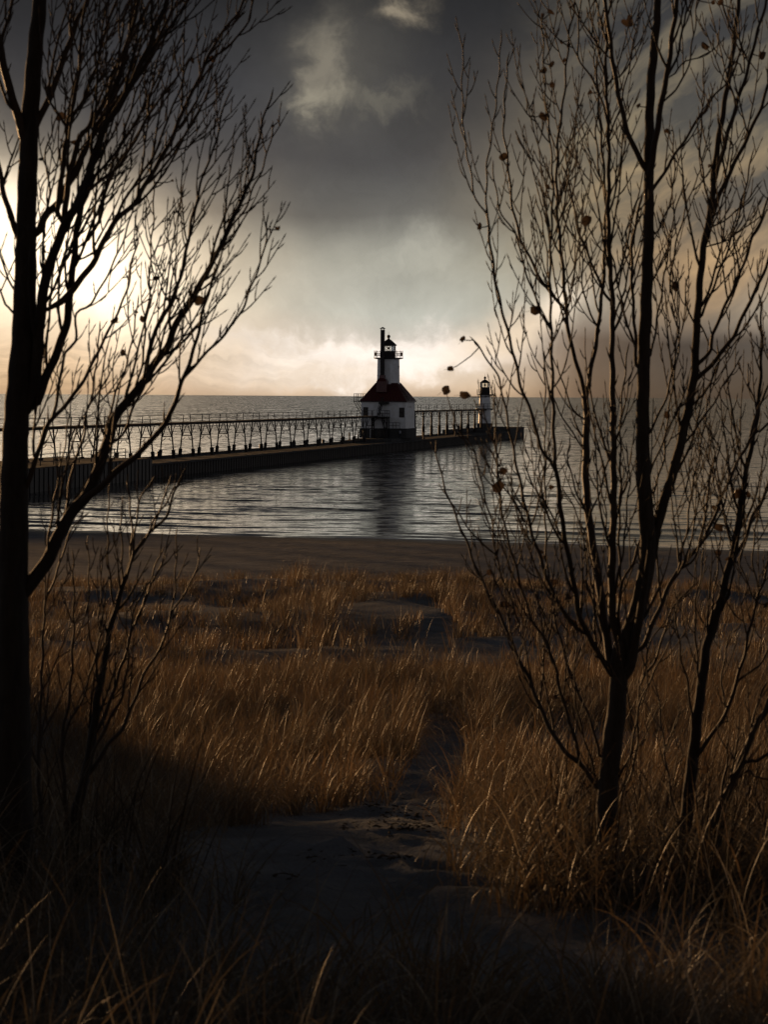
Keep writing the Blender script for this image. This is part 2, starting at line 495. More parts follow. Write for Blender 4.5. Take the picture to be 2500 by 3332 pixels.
M = {
    'white': material('white_painted_steel', (0.78, 0.78, 0.79, 1), 0.5, noise=(1.4, (0.62, 0.60, 0.56, 1), 6, 2.4), bump=(3, 0.15, 0.03)),
    'red': material('dark_red_metal_roof', (0.085, 0.014, 0.012, 1), 0.33, metallic=0.1, spec=0.6, noise=(2.0, (0.055, 0.012, 0.01, 1), 5)),
    'roof_sheen': material('roof_sky_reflection', (0.34, 0.34, 0.33, 1), 0.4, metallic=0.3, spec=0.5, noise=(2.0, (0.26, 0.24, 0.22, 1), 6)),  # sky reflection on the red roof's side slopes, painted as grey
    'black': material('black_painted_iron', (0.016, 0.014, 0.014, 1), 0.55, spec=0.2, noise=(5, (0.04, 0.032, 0.028, 1), 4)),
    'iron': material('weathered_iron', (0.016, 0.014, 0.013, 1), 0.7, spec=0.15, noise=(3, (0.03, 0.02, 0.015, 1), 5)),
    'concrete': material('weathered_concrete', (0.085, 0.083, 0.082, 1), 0.95, spec=0.04, noise=(0.6, (0.045, 0.044, 0.042, 1), 8, 2.2), bump=(2.0, 0.4, 0.05)),
    'base': material('stained_concrete_base', (0.085, 0.082, 0.08, 1), 0.95, spec=0.05, noise=(0.9, (0.05, 0.048, 0.045, 1), 8), bump=(2.0, 0.4, 0.05)),
    'steel': material('rusty_sheet_pile', (0.03, 0.027, 0.025, 1), 0.75, noise=(0.9, (0.055, 0.043, 0.034, 1), 7), bump=(3, 0.3, 0.04)),
    'dark': material('dark_opening', (0.012, 0.012, 0.013, 1), 0.2, spec=0.5),
    'paint': material('white_deck_paint', (0.6, 0.6, 0.58, 1), 0.7, noise=(4, (0.3, 0.3, 0.28, 1), 5)),
    'panel': material('amber_rail_panel', (0.5, 0.3, 0.16, 1), 0.5, noise=(6, (0.4, 0.24, 0.13, 1), 3)),
    'brass': material('lamp_metal', (0.1, 0.09, 0.07, 1), 0.35, metallic=0.8),
    'cloth_dark': material('dark_cloth', (0.025, 0.026, 0.03, 1), 0.9, noise=(20, (0.04, 0.04, 0.045, 1), 3)),
    'cloth_pale': material('pale_cloth', (0.34, 0.34, 0.36, 1), 0.9, noise=(20, (0.25, 0.25, 0.27, 1), 3)),
    'skin': material('skin', (0.32, 0.19, 0.13, 1), 0.6, noise=(30, (0.26, 0.15, 0.1, 1), 2)),
    'hair': material('dark_hair', (0.02, 0.014, 0.01, 1), 0.6, noise=(60, (0.035, 0.024, 0.016, 1), 3)),
    'bark': bark_material('grey_brown_bark', (0.026, 0.021, 0.017, 1), (0.07, 0.056, 0.045, 1)),
    'barkd': bark_material('dark_brown_bark', (0.018, 0.015, 0.013, 1), (0.045, 0.037, 0.031, 1)),
    'twig': material('dark_twig_bark', (0.03, 0.022, 0.017, 1), 0.65, spec=0.25, noise=(25, (0.06, 0.042, 0.03, 1), 4)),
    'leaf': grass_material('dry_brown_leaf', (0.045, 0.02, 0.011, 1), (0.14, 0.055, 0.02, 1), 0.35),
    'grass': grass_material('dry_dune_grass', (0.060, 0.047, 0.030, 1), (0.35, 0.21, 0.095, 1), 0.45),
    'grass_shade': grass_material('shaded_dune_grass', (0.05, 0.041, 0.027, 1), (0.27, 0.185, 0.10, 1), 0.42),  # darker copy of the dune grass, foreground shade put into its colour
    'litter': material('dark_litter', (0.03, 0.022, 0.016, 1), 0.9, noise=(30, (0.06, 0.04, 0.025, 1), 3)),
    'water': water_material(),
    'sand': sand_material(),
    'foam': material('foam', (0.85, 0.85, 0.85, 1), 0.45, spec=0.6, noise=(3, (0.6, 0.6, 0.6, 1), 6)),
}
gm = bpy.data.materials.new('lantern_glass')
gm.use_nodes = True
_T = NT(gm.node_tree)
_g = _T.n('ShaderNodeBsdfGlossy', ins={'Color': (1, 1, 1, 1), 'Roughness': 0.03})
_t = _T.n('ShaderNodeBsdfTransparent', ins={'Color': (0.86, 0.87, 0.85, 1)})
_fr = _T.n('ShaderNodeFresnel', ins={'IOR': 1.45})
_m = _T.n('ShaderNodeMixShader', ins={0: _fr.outputs[0], 1: _t.outputs[0], 2: _g.outputs[0]})
_T.n('ShaderNodeOutputMaterial', ins={0: _m.outputs[0]})
M['glass'] = gm

# ------------------------------------------------------------------ ground and lake
KY = np.array([-45, -8, -0.5, 5.7, 8, 12, 16, 20, 33, 50, 60, 64, 70, 78, 88, 100, 120, 138, 160, 220, 400.])
KZ = np.array([34.0, 13.5, 7.5, 7.08, 6.98, 6.46, 6.14, 5.8, 5.0, 4.05, 3.35, 3.0, 2.25, 1.75, 1.4, 1.0, 0.42, 0.0, -0.6, -2.5, -6.])  # starts with an unseen bluff behind the camera, raised to block sky light


_r = random.Random(8)
FOOT = []
for _i in range(26):
    _t = _i / 25
    _y = 7.6 + 8.5 * _t
    FOOT.append((-0.25 + 0.75 * _t + 0.12 * math.sin(_i * 1.3) + (0.13 if _i % 2 else -0.13) + _r.uniform(-0.05, 0.05), _y))
for _i in range(16):
    FOOT.append((_r.uniform(-0.6, 0.35), _r.uniform(7.6, 9.6)))


def ground_z(X, Y):
    X, Y = np.asarray(X, float), np.asarray(Y, float)
    ysh = 138.0 - 0.38 * np.clip(X, -60, 60) + 1.6 * vnoise(X / 9 + 3, Y * 0, 5) + 0.8 * vnoise(X / 3.1, Y * 0, 6)
    k = np.clip((Y - 85) / 40, 0, 1)
    Y2 = Y + (138.0 - ysh) * k
    z = np.interp(Y2, KY, KZ)
    dune = np.clip(1 - (Y - 66) / 14, 0, 1) * np.clip((Y - 7) / 6, 0, 1)
    sc = 0.35 + 0.65 * np.clip(Y / 40, 0, 1)
    z = z + dune * (0.55 * sc * vnoise(X / 5.2, Y / 7.0, 1) + 0.28 * sc * vnoise(X / 2.1, Y / 2.8, 2))
    z = z + 0.07 * vnoise(X / 1.1, Y / 1.3, 3) * np.clip(1 - (Y - 60) / 60, 0.3, 1) * np.clip((150 - Y) / 22, 0.1, 1) + 0.034 * vnoise(X / 0.33, Y / 0.37, 4) * np.clip(1 - Y / 110, 0, 1) + 0.03 * vnoise(X / 0.45, Y / 0.9, 8) * np.clip((Y - 70) / 20, 0, 1) * np.clip((134 - Y) / 8, 0, 1)

    def hump(cx, cy, sx, sy, h):
        return h * np.exp(-((X - cx) / sx) ** 2 - ((Y - cy) / sy) ** 2)
    z = z + hump(0.4, 50, 1.8, 6.5, 0.28) + hump(-5.2, 57, 3.4, 4.5, 0.35) + hump(-2.4, 58, 1.6, 3.0, 0.26) + hump(1.7, 60, 1.2, 3.0, 0.32)
    z = z + hump(5.2, 46, 2.2, 5, 0.15) + hump(7.5, 58, 3.5, 5, 0.1)
    for (fx_, fy_) in FOOT:
        r2 = ((X - fx_) / 0.075) ** 2 + ((Y - fy_) / 0.14) ** 2
        z = z - 0.045 * np.exp(-r2) + 0.016 * np.exp(-(np.sqrt(r2) - 1.9) ** 2 * 3)
    # unseen ridge added at left to shade the foreground, then dune shoulders either side
    z = z + hump(-4.75, 16.0, 1.15, 4.4, 1.70) + hump(13, 20, 4, 14, 1.6) + hump(-24, 30, 10, 20, 2.0)
    return z


ys = np.concatenate([np.arange(-45, 3, 0.5), np.arange(3, 16, 0.07), np.arange(16, 40, 0.16), np.arange(40, 146, 0.3), np.arange(146, 160, 0.8), np.arange(160, 401, 12)])
xs = np.concatenate([-np.geomspace(400, 9, 24), np.arange(-8.8, 8.8, 0.12), np.geomspace(9, 400, 24)])
tag(grid_mesh('dune_ground', xs, ys, ground_z, M['sand']), kind='structure')


def wave_z(X, Y):
    z = np.zeros_like(X)
    rng = np.random.RandomState(4)
    for i in range(26):
        L = 1.3 * (1.14 ** i)
        th = rng.normal(0.05, 0.30)
        ph = rng.uniform(0, 6.28)
        k = 2 * math.pi / L
        a = 0.0011 * L ** 0.8 * (0.5 + rng.rand())
        mod = 0.5 + 1.6 * np.clip(vnoise(X / (L * 5) + i * 7.1, Y / (L * 3) + i * 3.3, 20 + i) + 0.35, 0, 1)
        z += a * mod * np.sin(k * (np.sin(th) * X - np.cos(th) * Y) + ph)
    # small shore breakers
    d = Y - (138.0 - 0.38 * X)
    for (c, amp, w, sd) in ((2.5, 0.07, 0.5, 1), (6.0, 0.10, 0.7, 2), (10.5, 0.12, 0.8, 3), (16, 0.12, 0.9, 4), (24, 0.11, 1.0, 5), (33, 0.09, 1.2, 6), (45, 0.08, 1.3, 7)):
        m = np.clip(vnoise(X / 8 + sd * 11, Y * 0 + sd, 40 + sd) * 2.2 + 0.45, 0, 1)
        cc = c + 1.5 * vnoise(X / 12, X * 0 + sd, 50 + sd)
        z += amp * m * np.exp(-((d - cc) / w) ** 2)
    fade = np.clip((300 - Y) / 80, 0, 1) * np.clip((80 - np.abs(X)) / 15, 0, 1)
    return z * fade + 0.012


wys = np.concatenate([np.arange(100, 126, 2.0), np.arange(126, 200, 0.22), np.arange(200, 302, 0.5)])
wxs = np.concatenate([[-3000, -1000, -300, -120], np.arange(-82, 82, 0.45), [120, 300, 1000, 3000]])
# near lake is a wave-shaped sheet, the open lake a flat one joined to it edge to edge
XX, YY = np.meshgrid(wxs, wys)
WZ = wave_z(XX, YY)
V = np.stack([XX, YY, WZ], -1).reshape(-1, 3)
nx, ny = len(wxs), len(wys)
ii = (np.arange(ny - 1)[:, None] * nx + np.arange(nx - 1)[None, :]).ravel()
Q = np.stack([ii, ii + 1, ii + nx + 1, ii + nx], -1)
far_y = [400, 600, 900, 1400, 2200, 4000, 8000, 16000, 30000]
rows = [V]
base = len(V)
last = (ny - 1) * nx
for k, fy in enumerate(far_y):
    sx = 1 + k * 1.5
    rows.append(np.stack([wxs * sx, np.full(nx, fy), np.full(nx, 0.012)], -1))
    cur = base + k * nx
    prev = last if k == 0 else cur - nx
    j = np.arange(nx - 1)
    Q = np.concatenate([Q, np.stack([prev + j, prev + j + 1, cur + j + 1, cur + j], -1)])
tag(np_mesh('lake_water', np.concatenate(rows), Q, M['water'], smooth=True), kind='structure')

# swash line where the lake meets the sand
fx = np.arange(-45, 45, 0.25)
lo, hi = np.full(len(fx), 110.0), np.full(len(fx), 160.0)
for _ in range(30):
    mid = (lo + hi) / 2
    up_ = ground_z(fx, mid) > 0.02
    lo, hi = np.where(up_, mid, lo), np.where(up_, hi, mid)
fw = np.clip(vnoise(fx / 2.6, fx * 0 + 3, 61) * 1.5 + 0.25 + 0.5 * vnoise(fx / 0.7, fx * 0 + 9, 62), 0.03, 1) * 0.55
r0 = np.stack([fx, lo - 0.05 - fw * 0.5, ground_z(fx, lo - 0.05 - fw * 0.5) + 0.012], -1)
r1 = np.stack([fx, lo + fw, np.full(len(fx), 0.05)], -1)
V = np.concatenate([r0, r1])
j = np.arange(len(fx) - 1)
tag(np_mesh('foam', V, np.stack([j, j + 1, len(fx) + j + 1, len(fx) + j], -1), M['foam']), 'thin broken line of pale foam along the water edge', 'foam', None, 'stuff')

# ------------------------------------------------------------------ pier frame
PA = math.atan(1608 / F)
ps, pc = math.sin(PA), math.cos(PA)


def PF(s, w, z):
    return (0.7 + ps * s - pc * w, 348.5 + pc * s + ps * w, z)


DECK = 1.45
pier = empty('pier', PF(0, 3.6, 0))
tag(pier, 'long dark breakwater pier walled with upright sheet piles running out from the left', 'pier')
m = MB(PF)
m.box(-119, 112, 0.18, 7.4, -1.5, DECK)
m.box(112.01, 136, 0.18, 7.6, -1.5, 1.62)
m.build('concrete_deck', M['concrete'], pier)
m = MB(PF)
s = -119
while s < 112:
    m.box(s, s + 0.52, -0.03, 0.17, -1.5, DECK - 0.16)
    m.box(s + 0.525, s + 1.045, 0.06, 0.175, -1.5, DECK - 0.19)
    s += 1.05
m.build('sheet_pile_wall', M['steel'], pier)
m = MB(PF)
m.box(-119, 112, -0.22, 0.5, DECK - 0.155, DECK + 0.06)
m.box(-119, 112, 6.9, 7.45, DECK + 0.004, DECK + 0.16)
m.build('edge_cap', M['concrete'], pier)
m = MB(PF)
m.box(6.5, 31, 0.9, 7.2, DECK + 0.004, 1.92)
m.box(-2, 6.49, 6.0, 7.2, DECK + 0.004, 1.80)
m.build('raised_plinth', M['base'], pier)
m = MB(PF)
m.box(83, 112, 6.6, 7.38, DECK + 0.17, 2.30)
m.box(112.02, 136, 6.6, 7.5, 1.625, 2.32)
m.box(117, 136.1, -0.15, 0.8, -1.5, 2.30)
m.box(135.2, 136.1, 0.81, 6.59, 1.0, 2.31)
m.box(113, 123.5, 3.2, 6.55, 1.625, 2.10)
m.build('end_parapet', M['base'], pier)
for (a, b, w) in ((-116.5, -112.5, 1.2), (-107.5, -103.5, 1.3), (-98, -93, 1.3), (-96, -93, 2.0), (-79, -76, 1.3), (-75, -72.4, 1.3), (-71, -68.5, 1.25), (-60, -57, 1.3)):
    m = MB(PF)
    m.box(a, b, w, w + 0.14, DECK + 0.003, DECK + 0.008)
    m.build('painted_dash', M['paint'], pier)

block = empty('pier_root', PF(-140, 3, 0))
tag(block, 'taller black piled wall with a pipe rail at the shore end of the pier', 'pier wall')
m = MB(PF)
m.box(-190, -119.2, -0.9, 9.5, -1.5, 2.15)
m.build('deck', M['concrete'], block)
m = MB(PF)
s = -190
while s < -119.8:
    m.box(s, s + 0.8, -1.0, -0.91, -1.5, 2.05)
    s += 1.15
m.build('timber_pile_wall', M['black'], block)
m = MB(PF)
for k in range(9):
    s = -150 + k * 3.4
    m.bar((s, 0.6, 2.15), (s, 0.6, 3.2), 0.07)
for z in (2.5, 2.85, 3.2):
    m.bar((-150, 0.6, z), (-122.8, 0.6, z), 0.06)
m.build('pipe_rail', M['black'], block)


# ------------------------------------------------------------------ catwalk (shore side, twin-legged bents)
def bent_root():
    W = 5.5
    b = MB(PF)
    o = PF(0, W, 0)
    for sg in (-1, 1):
        foot, top = (0, W + sg * 0.84, DECK), (0, W + sg * 0.47, 5.4)
        b.bar(foot, top, 0.13)
        f2 = (0, W + sg * (0.84 - 0.37 * 0.24), DECK + 0.93)
        b.bar(foot, f2, 0.34)
    bent = b.build('bent', M['iron'], None, shift=o)
    c = MB(PF)
    za = 3.9
    wa = 0.60
    c.bar((0, W - wa, za), (0, W + wa, za), 0.10)
    for sg in (-1, 1):
        c.bar((0.002, W + sg * 0.04, 5.28), (0.002, W + sg * 0.52, za + 0.04), 0.09)
        c.bar((0.004, W + sg * 0.53, za + 0.05), (0.004, W + sg * 0.95, 5.24), 0.075)
        pts = [(0, W + sg * (0.62 - 0.42 * math.sin(t) ), za - 0.5 + 0.46 * (1 - math.cos(t))) for t in (0.1, 0.5, 0.9, 1.3)]
        for p, q in zip(pts, pts[1:]):
            c.bar(p, q, 0.06)
    br = c.build('brace', M['iron'], bent, local=True, shift=o)
    posts = []
    for sg in (-1, 1):
        p = MB(PF)
        p.bar((0, W + sg * 0.465, 5.405), (0, W + sg * 0.40, 6.36), 0.075)
        posts.append(p.build('rail_post', M['iron'], bent, local=True, shift=o))
    return bent


def copy_tree(o, parent=None):
    c = o.copy()
    COL.objects.link(c)
    if parent: c.parent = parent
    for ch in list(o.children):
        copy_tree(ch, c)
    return c


def catwalk(name, label, proto, ss, zdeck, s0, s1, rail, extra=None):
    root = empty(name, PF(ss[0], 5.5, DECK))
    tag(root, label, 'catwalk')
    base = Vector(root.location)
    for i, s in enumerate(ss):
        b = proto if i == 0 else copy_tree(proto)
        b.parent = root
        b.location = Vector(PF(s, 5.5, 0)) - base
    m = MB(PF)
    m.box(s0, s1, 4.62, 6.38, zdeck + 0.04, zdeck + 0.12)
    m.box(s0, s1, 4.70, 4.84, zdeck - 0.16, zdeck + 0.038)
    m.box(s0, s1, 6.16, 6.30, zdeck - 0.16, zdeck + 0.038)
    m.build('walkway', M['iron'], root)
    m = MB(PF)
    for z, r in rail:
        for w in (5.07, 5.93):
            m.bar((s0, w, z), (s1, w, z), r)
    m.build('rail_cable', M['iron'], root)
    return root


SP = 7.55
left_s = [11.8 - 2.0 - 0 * SP] + [11.8 - SP * k for k in range(1, 27)]
left_s = [4.25 - SP * k + 0.0 for k in range(0, 26)] + [11.6]
catwalk('catwalk', 'raised iron catwalk on splayed twin legs leading to the big lighthouse', bent_root(), left_s, 5.36, -190, 12.9, [(6.33, 0.03), (5.9, 0.022)])


def bent_right():
    W = 5.5
    o = PF(0, W, 0)
    b = MB(PF)
    b.prism(0, W, [(0.27, DECK), (0.27, 3.2), (0.19, 3.3), (0.17, 4.9), (0.22, 5.05), (0.15, 5.2), (0.15, 6.0)], n=8)
    bent = b.build('bent', M['iron'], None, shift=o)
    c = MB(PF)
    for sg in (-1, 1):
        pts = [(0, W + sg * 0.12, 4.95), (0, W + sg * 0.34, 5.12), (0, W + sg * 0.5, 5.4), (0, W + sg * 0.54, 5.75), (0, W + sg * 0.5, 6.0)]
        for p, q in zip(pts, pts[1:]):
            c.bar(p, q, 0.1)
        c.bar((0, W + sg * 0.14, 5.35), (0, W + sg * 0.42, 6.0), 0.06)
        c.bar((0, W + sg * 0.16, 5.95), (0, W + sg * 0.50, 5.4), 0.05)
    c.build('bracket', M['iron'], bent, local=True, shift=o)
    for sg in (-1, 1):
        p = MB(PF)
        p.bar((0, W + sg * 0.52, 6.0), (0, W + sg * 0.5, 7.12), 0.075)
        p.build('rail_post', M['iron'], bent, local=True, shift=o)
    return bent


catwalk('catwalk', 'raised iron catwalk on single columns with curved brackets between the two lighthouses', bent_right(), [47.5 - SP * 2.6 + 0.0] + [47.5 + SP * k for k in range(0, 11)], 6.0, 22.2, 124.5, [(7.1, 0.028), (6.6, 0.022)])

# ------------------------------------------------------------------ inner lighthouse
S0, W0, HB = 18.3, 4.0, 3.65
lh = empty('lighthouse', PF(S0, W0, 1.92))
tag(lh, 'big white lighthouse with dark red hipped roof, tall stack and octagonal tower', 'lighthouse')


def sq(s, w, h, z):
    return [(s - h, w - h, z), (s + h, w - h, z), (s + h, w + h, z), (s - h, w + h, z)]


m = MB(PF); m.box(S0 - HB, S0 + HB, W0 - HB, W0 + HB, 3.50, 7.72); m.build('wall', M['white'], lh)
m = MB(PF)
for z in (3.47, 7.6):
    m.box(S0 - HB - 0.05, S0 + HB + 0.05, W0 - HB - 0.05, W0 + HB + 0.05, z, z + 0.10)
m.build('wall_band', M['white'], lh)
m = MB(PF); m.loft([sq(S0, W0, HB + 0.22, 1.925), sq(S0, W0, HB + 0.22, 3.35), sq(S0, W0, HB + 0.3, 3.36), sq(S0, W0, HB + 0.3, 3.465)]); m.build('concrete_base', M['base'], lh)
# roof with standing seams
m = MB(PF)
A_, B_ = sq(S0, W0, HB + 0.22, 7.85), sq(S0, W0, 1.72, 10.75)
m.loft([sq(S0, W0, HB + 0.22, 7.725), sq(S0, W0, HB + 0.22, 7.849)])
m.add([A_[3], A_[0], B_[0], B_[3]], [(0, 1, 2, 3)])
m.add([A_[1], A_[2], B_[2], B_[1]], [(0, 1, 2, 3)])
m.add(B_, [(0, 1, 2, 3)])
roof = m.build('roof', M['red'], lh)
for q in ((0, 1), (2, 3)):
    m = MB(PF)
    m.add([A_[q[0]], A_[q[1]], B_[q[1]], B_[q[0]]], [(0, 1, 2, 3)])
    tag(m.build('side_slope', M['roof_sheen'], roof), 'side slope of the red roof with sky reflection painted in pale grey')
m = MB(PF)
R0, R1 = HB + 0.22, 1.72
for k in range(-7, 8):
    t = k / 7.5
    for ax in (0, 1):
        for sg in (-1, 1):
            a, b = (sg * R0, t * R0, 7.88), (sg * R1, t * R1, 10.77)
            if ax: a, b = (a[1], a[0], a[2]), (b[1], b[0], b[2])
            m.bar((S0 + a[0], W0 + a[1], a[2]), (S0 + b[0], W0 + b[1], b[2]), 0.05, 0.06)
m.build('standing_seam', M['red'], roof)
m = MB(PF); m.box(S0 - HB - 0.28, S0 + HB + 0.28, W0 - HB - 0.28, W0 + HB + 0.28, 7.70, 7.80); m.build('gutter', M['black'], roof)
# tower: octagon
tw = math.pi / 8
m = MB(PF); m.prism(S0, W0, [(1.95, 10.4), (1.86, 11.0), (1.80, 14.70)], 8, tw); m.build('tower', M['white'], lh)
m = MB(PF); m.prism(S0, W0, [(2.02, 10.55), (2.02, 10.85)], 8, tw); m.prism(S0, W0, [(1.88, 11.95), (1.88, 12.02)], 8, tw); m.build('tower_band', M['white'], lh)
m = MB(PF); m.prism(S0 - 0.02, W0 - 1.68, [(0.16, 13.1), (0.16, 13.55)], 10, 0); m.build('porthole', M['dark'], lh)
g = MB(PF); g.prism(S0, W0, [(1.95, 14.62), (2.36, 14.72), (2.42, 14.74), (2.42, 14.86)], 16, tw)
gal = g.build('gallery', M['black'], lh)
m = MB(PF)
for k in range(16):
    a = tw + k * math.pi / 8
    c, sn = math.cos(a), math.sin(a)
    m.bar((S0 + 2.33 * c, W0 + 2.33 * sn, 14.86), (S0 + 2.33 * c, W0 + 2.33 * sn, 16.02), 0.06)
    a2 = a + math.pi / 8
    for z in (15.15, 15.62, 15.88):
        m.bar((S0 + 2.33 * c, W0 + 2.33 * sn, z), (S0 + 2.33 * math.cos(a2), W0 + 2.33 * math.sin(a2), z), 0.035)
    if k % 2:
        for j in range(1, 5):
            t = j / 5
            x = (1 - t) * c + t * math.cos(a2); y = (1 - t) * sn + t * math.sin(a2)
            m.bar((S0 + 2.33 * x, W0 + 2.33 * y, 15.15), (S0 + 2.33 * x, W0 + 2.33 * y, 15.62), 0.03)
m.build('railing', M['black'], gal)
m = MB(PF)
for k in (1, 2, 3, 9, 10, 11):
    a, a2 = tw + (k + 1 + 0.08) * math.pi / 8, tw + (k + 1.92) * math.pi / 8
    rr = []
    for r in (2.30, 2.27):
        rr.append([(S0 + r * math.cos(a), W0 + r * math.sin(a), 15.17), (S0 + r * math.cos(a2), W0 + r * math.sin(a2), 15.17), (S0 + r * math.cos(a2), W0 + r * math.sin(a2), 15.72), (S0 + r * math.cos(a), W0 + r * math.sin(a), 15.72)])
    m.loft(rr)
m.build('rail_panel', M['panel'], gal)
m = MB(PF); m.prism(S0, W0, [(1.16, 14.86), (1.16, 15.88), (1.2, 15.9), (1.2, 15.96)], 10, tw); lan = m.build('lantern_room', M['black'], lh)
m = MB(PF); m.prism(S0, W0, [(1.10, 15.965), (1.10, 16.75)], 10, tw); m.build('pane', M['glass'], lan)
m = MB(PF)
for k in range(10):
    a, a2 = tw + k * math.pi / 5, tw + (k + 1) * math.pi / 5
    p = lambda an, z: (S0 + 1.14 * math.cos(an), W0 + 1.14 * math.sin(an), z)
    m.bar(p(a, 15.96), p(a, 16.78), 0.07)
    am = (a + a2) / 2
    pm = lambda z: (S0 + 1.14 * math.cos(math.pi / 10) * math.cos(am), W0 + 1.14 * math.cos(math.pi / 10) * math.sin(am), z)
    m.bar(p(a, 15.96), p(a2, 16.76), 0.035); m.bar(p(a, 16.76), p(a2, 15.96), 0.035)
m.build('astragal', M['black'], lan)
m = MB(PF); m.prism(S0, W0, [(1.2, 16.76), (1.34, 16.84), (1.36, 16.95), (1.28, 16.99), (0.8, 17.42), (0.42, 17.74), (0.2, 17.86), (0.16, 18.0), (0.12, 18.05)], 10, tw)
m.build('lantern_roof', M['black'], lan)
m = MB(PF)
m.prism(S0, W0, [(0.09, 18.03)] + [(0.29 * math.sin(t), 18.30 - 0.29 * math.cos(t)) for t in (0.5, 0.9, 1.3, 1.8, 2.3, 2.8)] + [(0.03, 18.52), (0.012, 19.1)], 12)
m.build('ventilator_ball', M['black'], lan, smooth=False)
m = MB(PF); m.prism(S0, W0, [(0.05, 15.9), (0.05, 16.2), (0.17, 16.28), (0.17, 16.5), (0.06, 16.6)], 10); m.build('lamp', M['brass'], lan)
# stack in front of the tower
ST, WT = S0 - 2.35, 4.48
stack = empty('stack_dummy')
bpy.data.objects.remove(stack)
m = MB(PF); m.box(ST - 0.3, ST + 0.3, WT - 0.3, WT + 0.3, 11.6, 19.3); stk = m.build('stack', M['black'], lh)
m = MB(PF)
for a in (-0.22, 0.22):
    for b in (-0.22, 0.22):
        m.bar((ST + a, WT + b, 19.3), (ST + a, WT + b, 19.5), 0.07)
m.loft([sq(ST, WT, 0.46, 19.5), sq(ST, WT, 0.02, 19.78)])
m.build('stack_cap', M['black'], stk)
m = MB(PF)
h0 = 0.85
m.loft([sq(ST, WT - 0.05, h0, 9.3), sq(ST, WT - 0.05, h0, 11.0), sq(ST, WT, 0.42, 11.55), sq(ST, WT, 0.40, 12.0)])
m.build('stack_housing', M['red'], lh)
# ladder-like support beside the stack
# windows, doors, vents


def wface(px): return (1327.4 - px) / 19.8


def opening(name, w0, w1, z0, z1, parent=lh, mat='dark'):
    sF = S0 - HB
    f = MB(PF)
    for a in ((w0 - .07, w0, z0 - .07, z1 + .07), (w1, w1 + .07, z0 - .07, z1 + .07), (w0, w1, z1, z1 + .07), (w0, w1, z0 - .07, z0)):
        f.box(sF - 0.05, sF - 0.003, *a)
    fr = f.build(name, M['iron'], parent)
    q = MB(PF); q.box(sF - 0.03, sF - 0.004, w0, w1, z0, z1); q.build('pane', M[mat], fr)
    q = MB(PF); q.box(sF - 0.045, sF - 0.031, w0, w1, (z0 + z1) / 2 - .03, (z0 + z1) / 2 + .03); q.build('glazing_bar', M['iron'], fr)


opening('window', 0.62, 1.32, 5.32, 6.75)
opening('window', 6.58, 7.22, 5.5, 6.78)
m = MB(PF); sB = S0 - HB - 0.22
m.box(sB - 0.06, sB - 0.003, 5.45, 5.53, 1.93, 3.3); m.box(sB - 0.06, sB - 0.003, 6.03, 6.11, 1.93, 3.3); m.box(sB - 0.06, sB - 0.003, 5.53, 6.03, 3.22, 3.3)
dr = m.build('door', M['white'], lh)
m = MB(PF); m.box(sB - 0.04, sB - 0.004, 5.53, 6.03, 1.93, 3.22); m.build('door_leaf', M['dark'], dr)
m = MB(PF); m.box(sB - 0.03, sB - 0.004, 3.1, 4.9, 1.93, 3.2); m.build('gate', M['dark'], lh)
for k in range(3):
    m = MB(PF); m.box(S0 - 1.6 + k * 1.15, S0 - 1.35 + k * 1.15, W0 - HB - 0.02, W0 - HB - 0.003, 6.75, 7.1); m.build('vent_slot', M['dark'], lh)
# roof balcony on the left
m = MB(PF)
m.box(S0 - 3.3, S0 + 3.3, W0 + HB + 0.285, W0 + HB + 1.35, 7.74, 7.86)
bal = m.build('balcony', M['black'], lh)
m = MB(PF)
for s_ in (S0 - 3.25, S0 - 1.6, S0, S0 + 1.6, S0 + 3.25):
    m.bar((s_, W0 + HB + 1.3, 7.86), (s_, W0 + HB + 1.3, 9.0), 0.08)
    m.bar((s_, W0 + HB + 1.28, 7.73), (s_, W0 + HB + 0.05, 5.6), 0.09)
for z in (8.4, 9.0):
    m.bar((S0 - 3.25, W0 + HB + 1.3, z), (S0 + 3.25, W0 + HB + 1.3, z), 0.07)
    for s_ in (S0 - 3.25, S0 + 3.25):
        m.bar((s_, W0 + HB + 1.3, z), (s_, W0 + HB - 0.1, z), 0.06)
m.bar((S0 - 3.25, W0 + HB + 0.7, 7.86), (S0 - 3.25, W0 + HB + 0.7, 9.0), 0.06)
m.build('railing', M['black'], bal)
# stair platform and flights in front of the wall
sf = S0 - HB
m = MB(PF); m.box(sf - 1.9, sf - 0.06, 2.92, 5.55, 5.12, 5.34)
for w_ in (3.0, 5.45):
    m.bar((sf - 1.8, w_, 1.93), (sf - 1.8, w_, 5.12), 0.2); m.bar((sf - 0.35, w_, 1.93), (sf - 0.35, w_, 5.12), 0.14)
    m.bar((sf - 1.8, w_ + (0.8 if w_ < 4 else -0.8), 5.1), (sf - 1.8, w_, 4.2), 0.1)
pl = m.build('stair_platform', M['black'], lh)
m = MB(PF)
for w_ in (2.97, 3.3, 4.1, 5.5):
    m.bar((sf - 1.85, w_, 5.34), (sf - 1.85, w_, 6.38 if w_ < 5 else 6.3), 0.09)
for z in (5.85, 6.36):
    m.bar((sf - 1.85, 2.97, z), (sf - 1.85, 4.1, z), 0.07); m.bar((sf - 1.85, 2.97, z), (sf - 0.1, 2.97, z), 0.07)
m.bar((sf - 0.2, 2.97, 5.34), (sf - 0.2, 2.97, 6.38), 0.08)
m.build('railing', M['black'], pl)


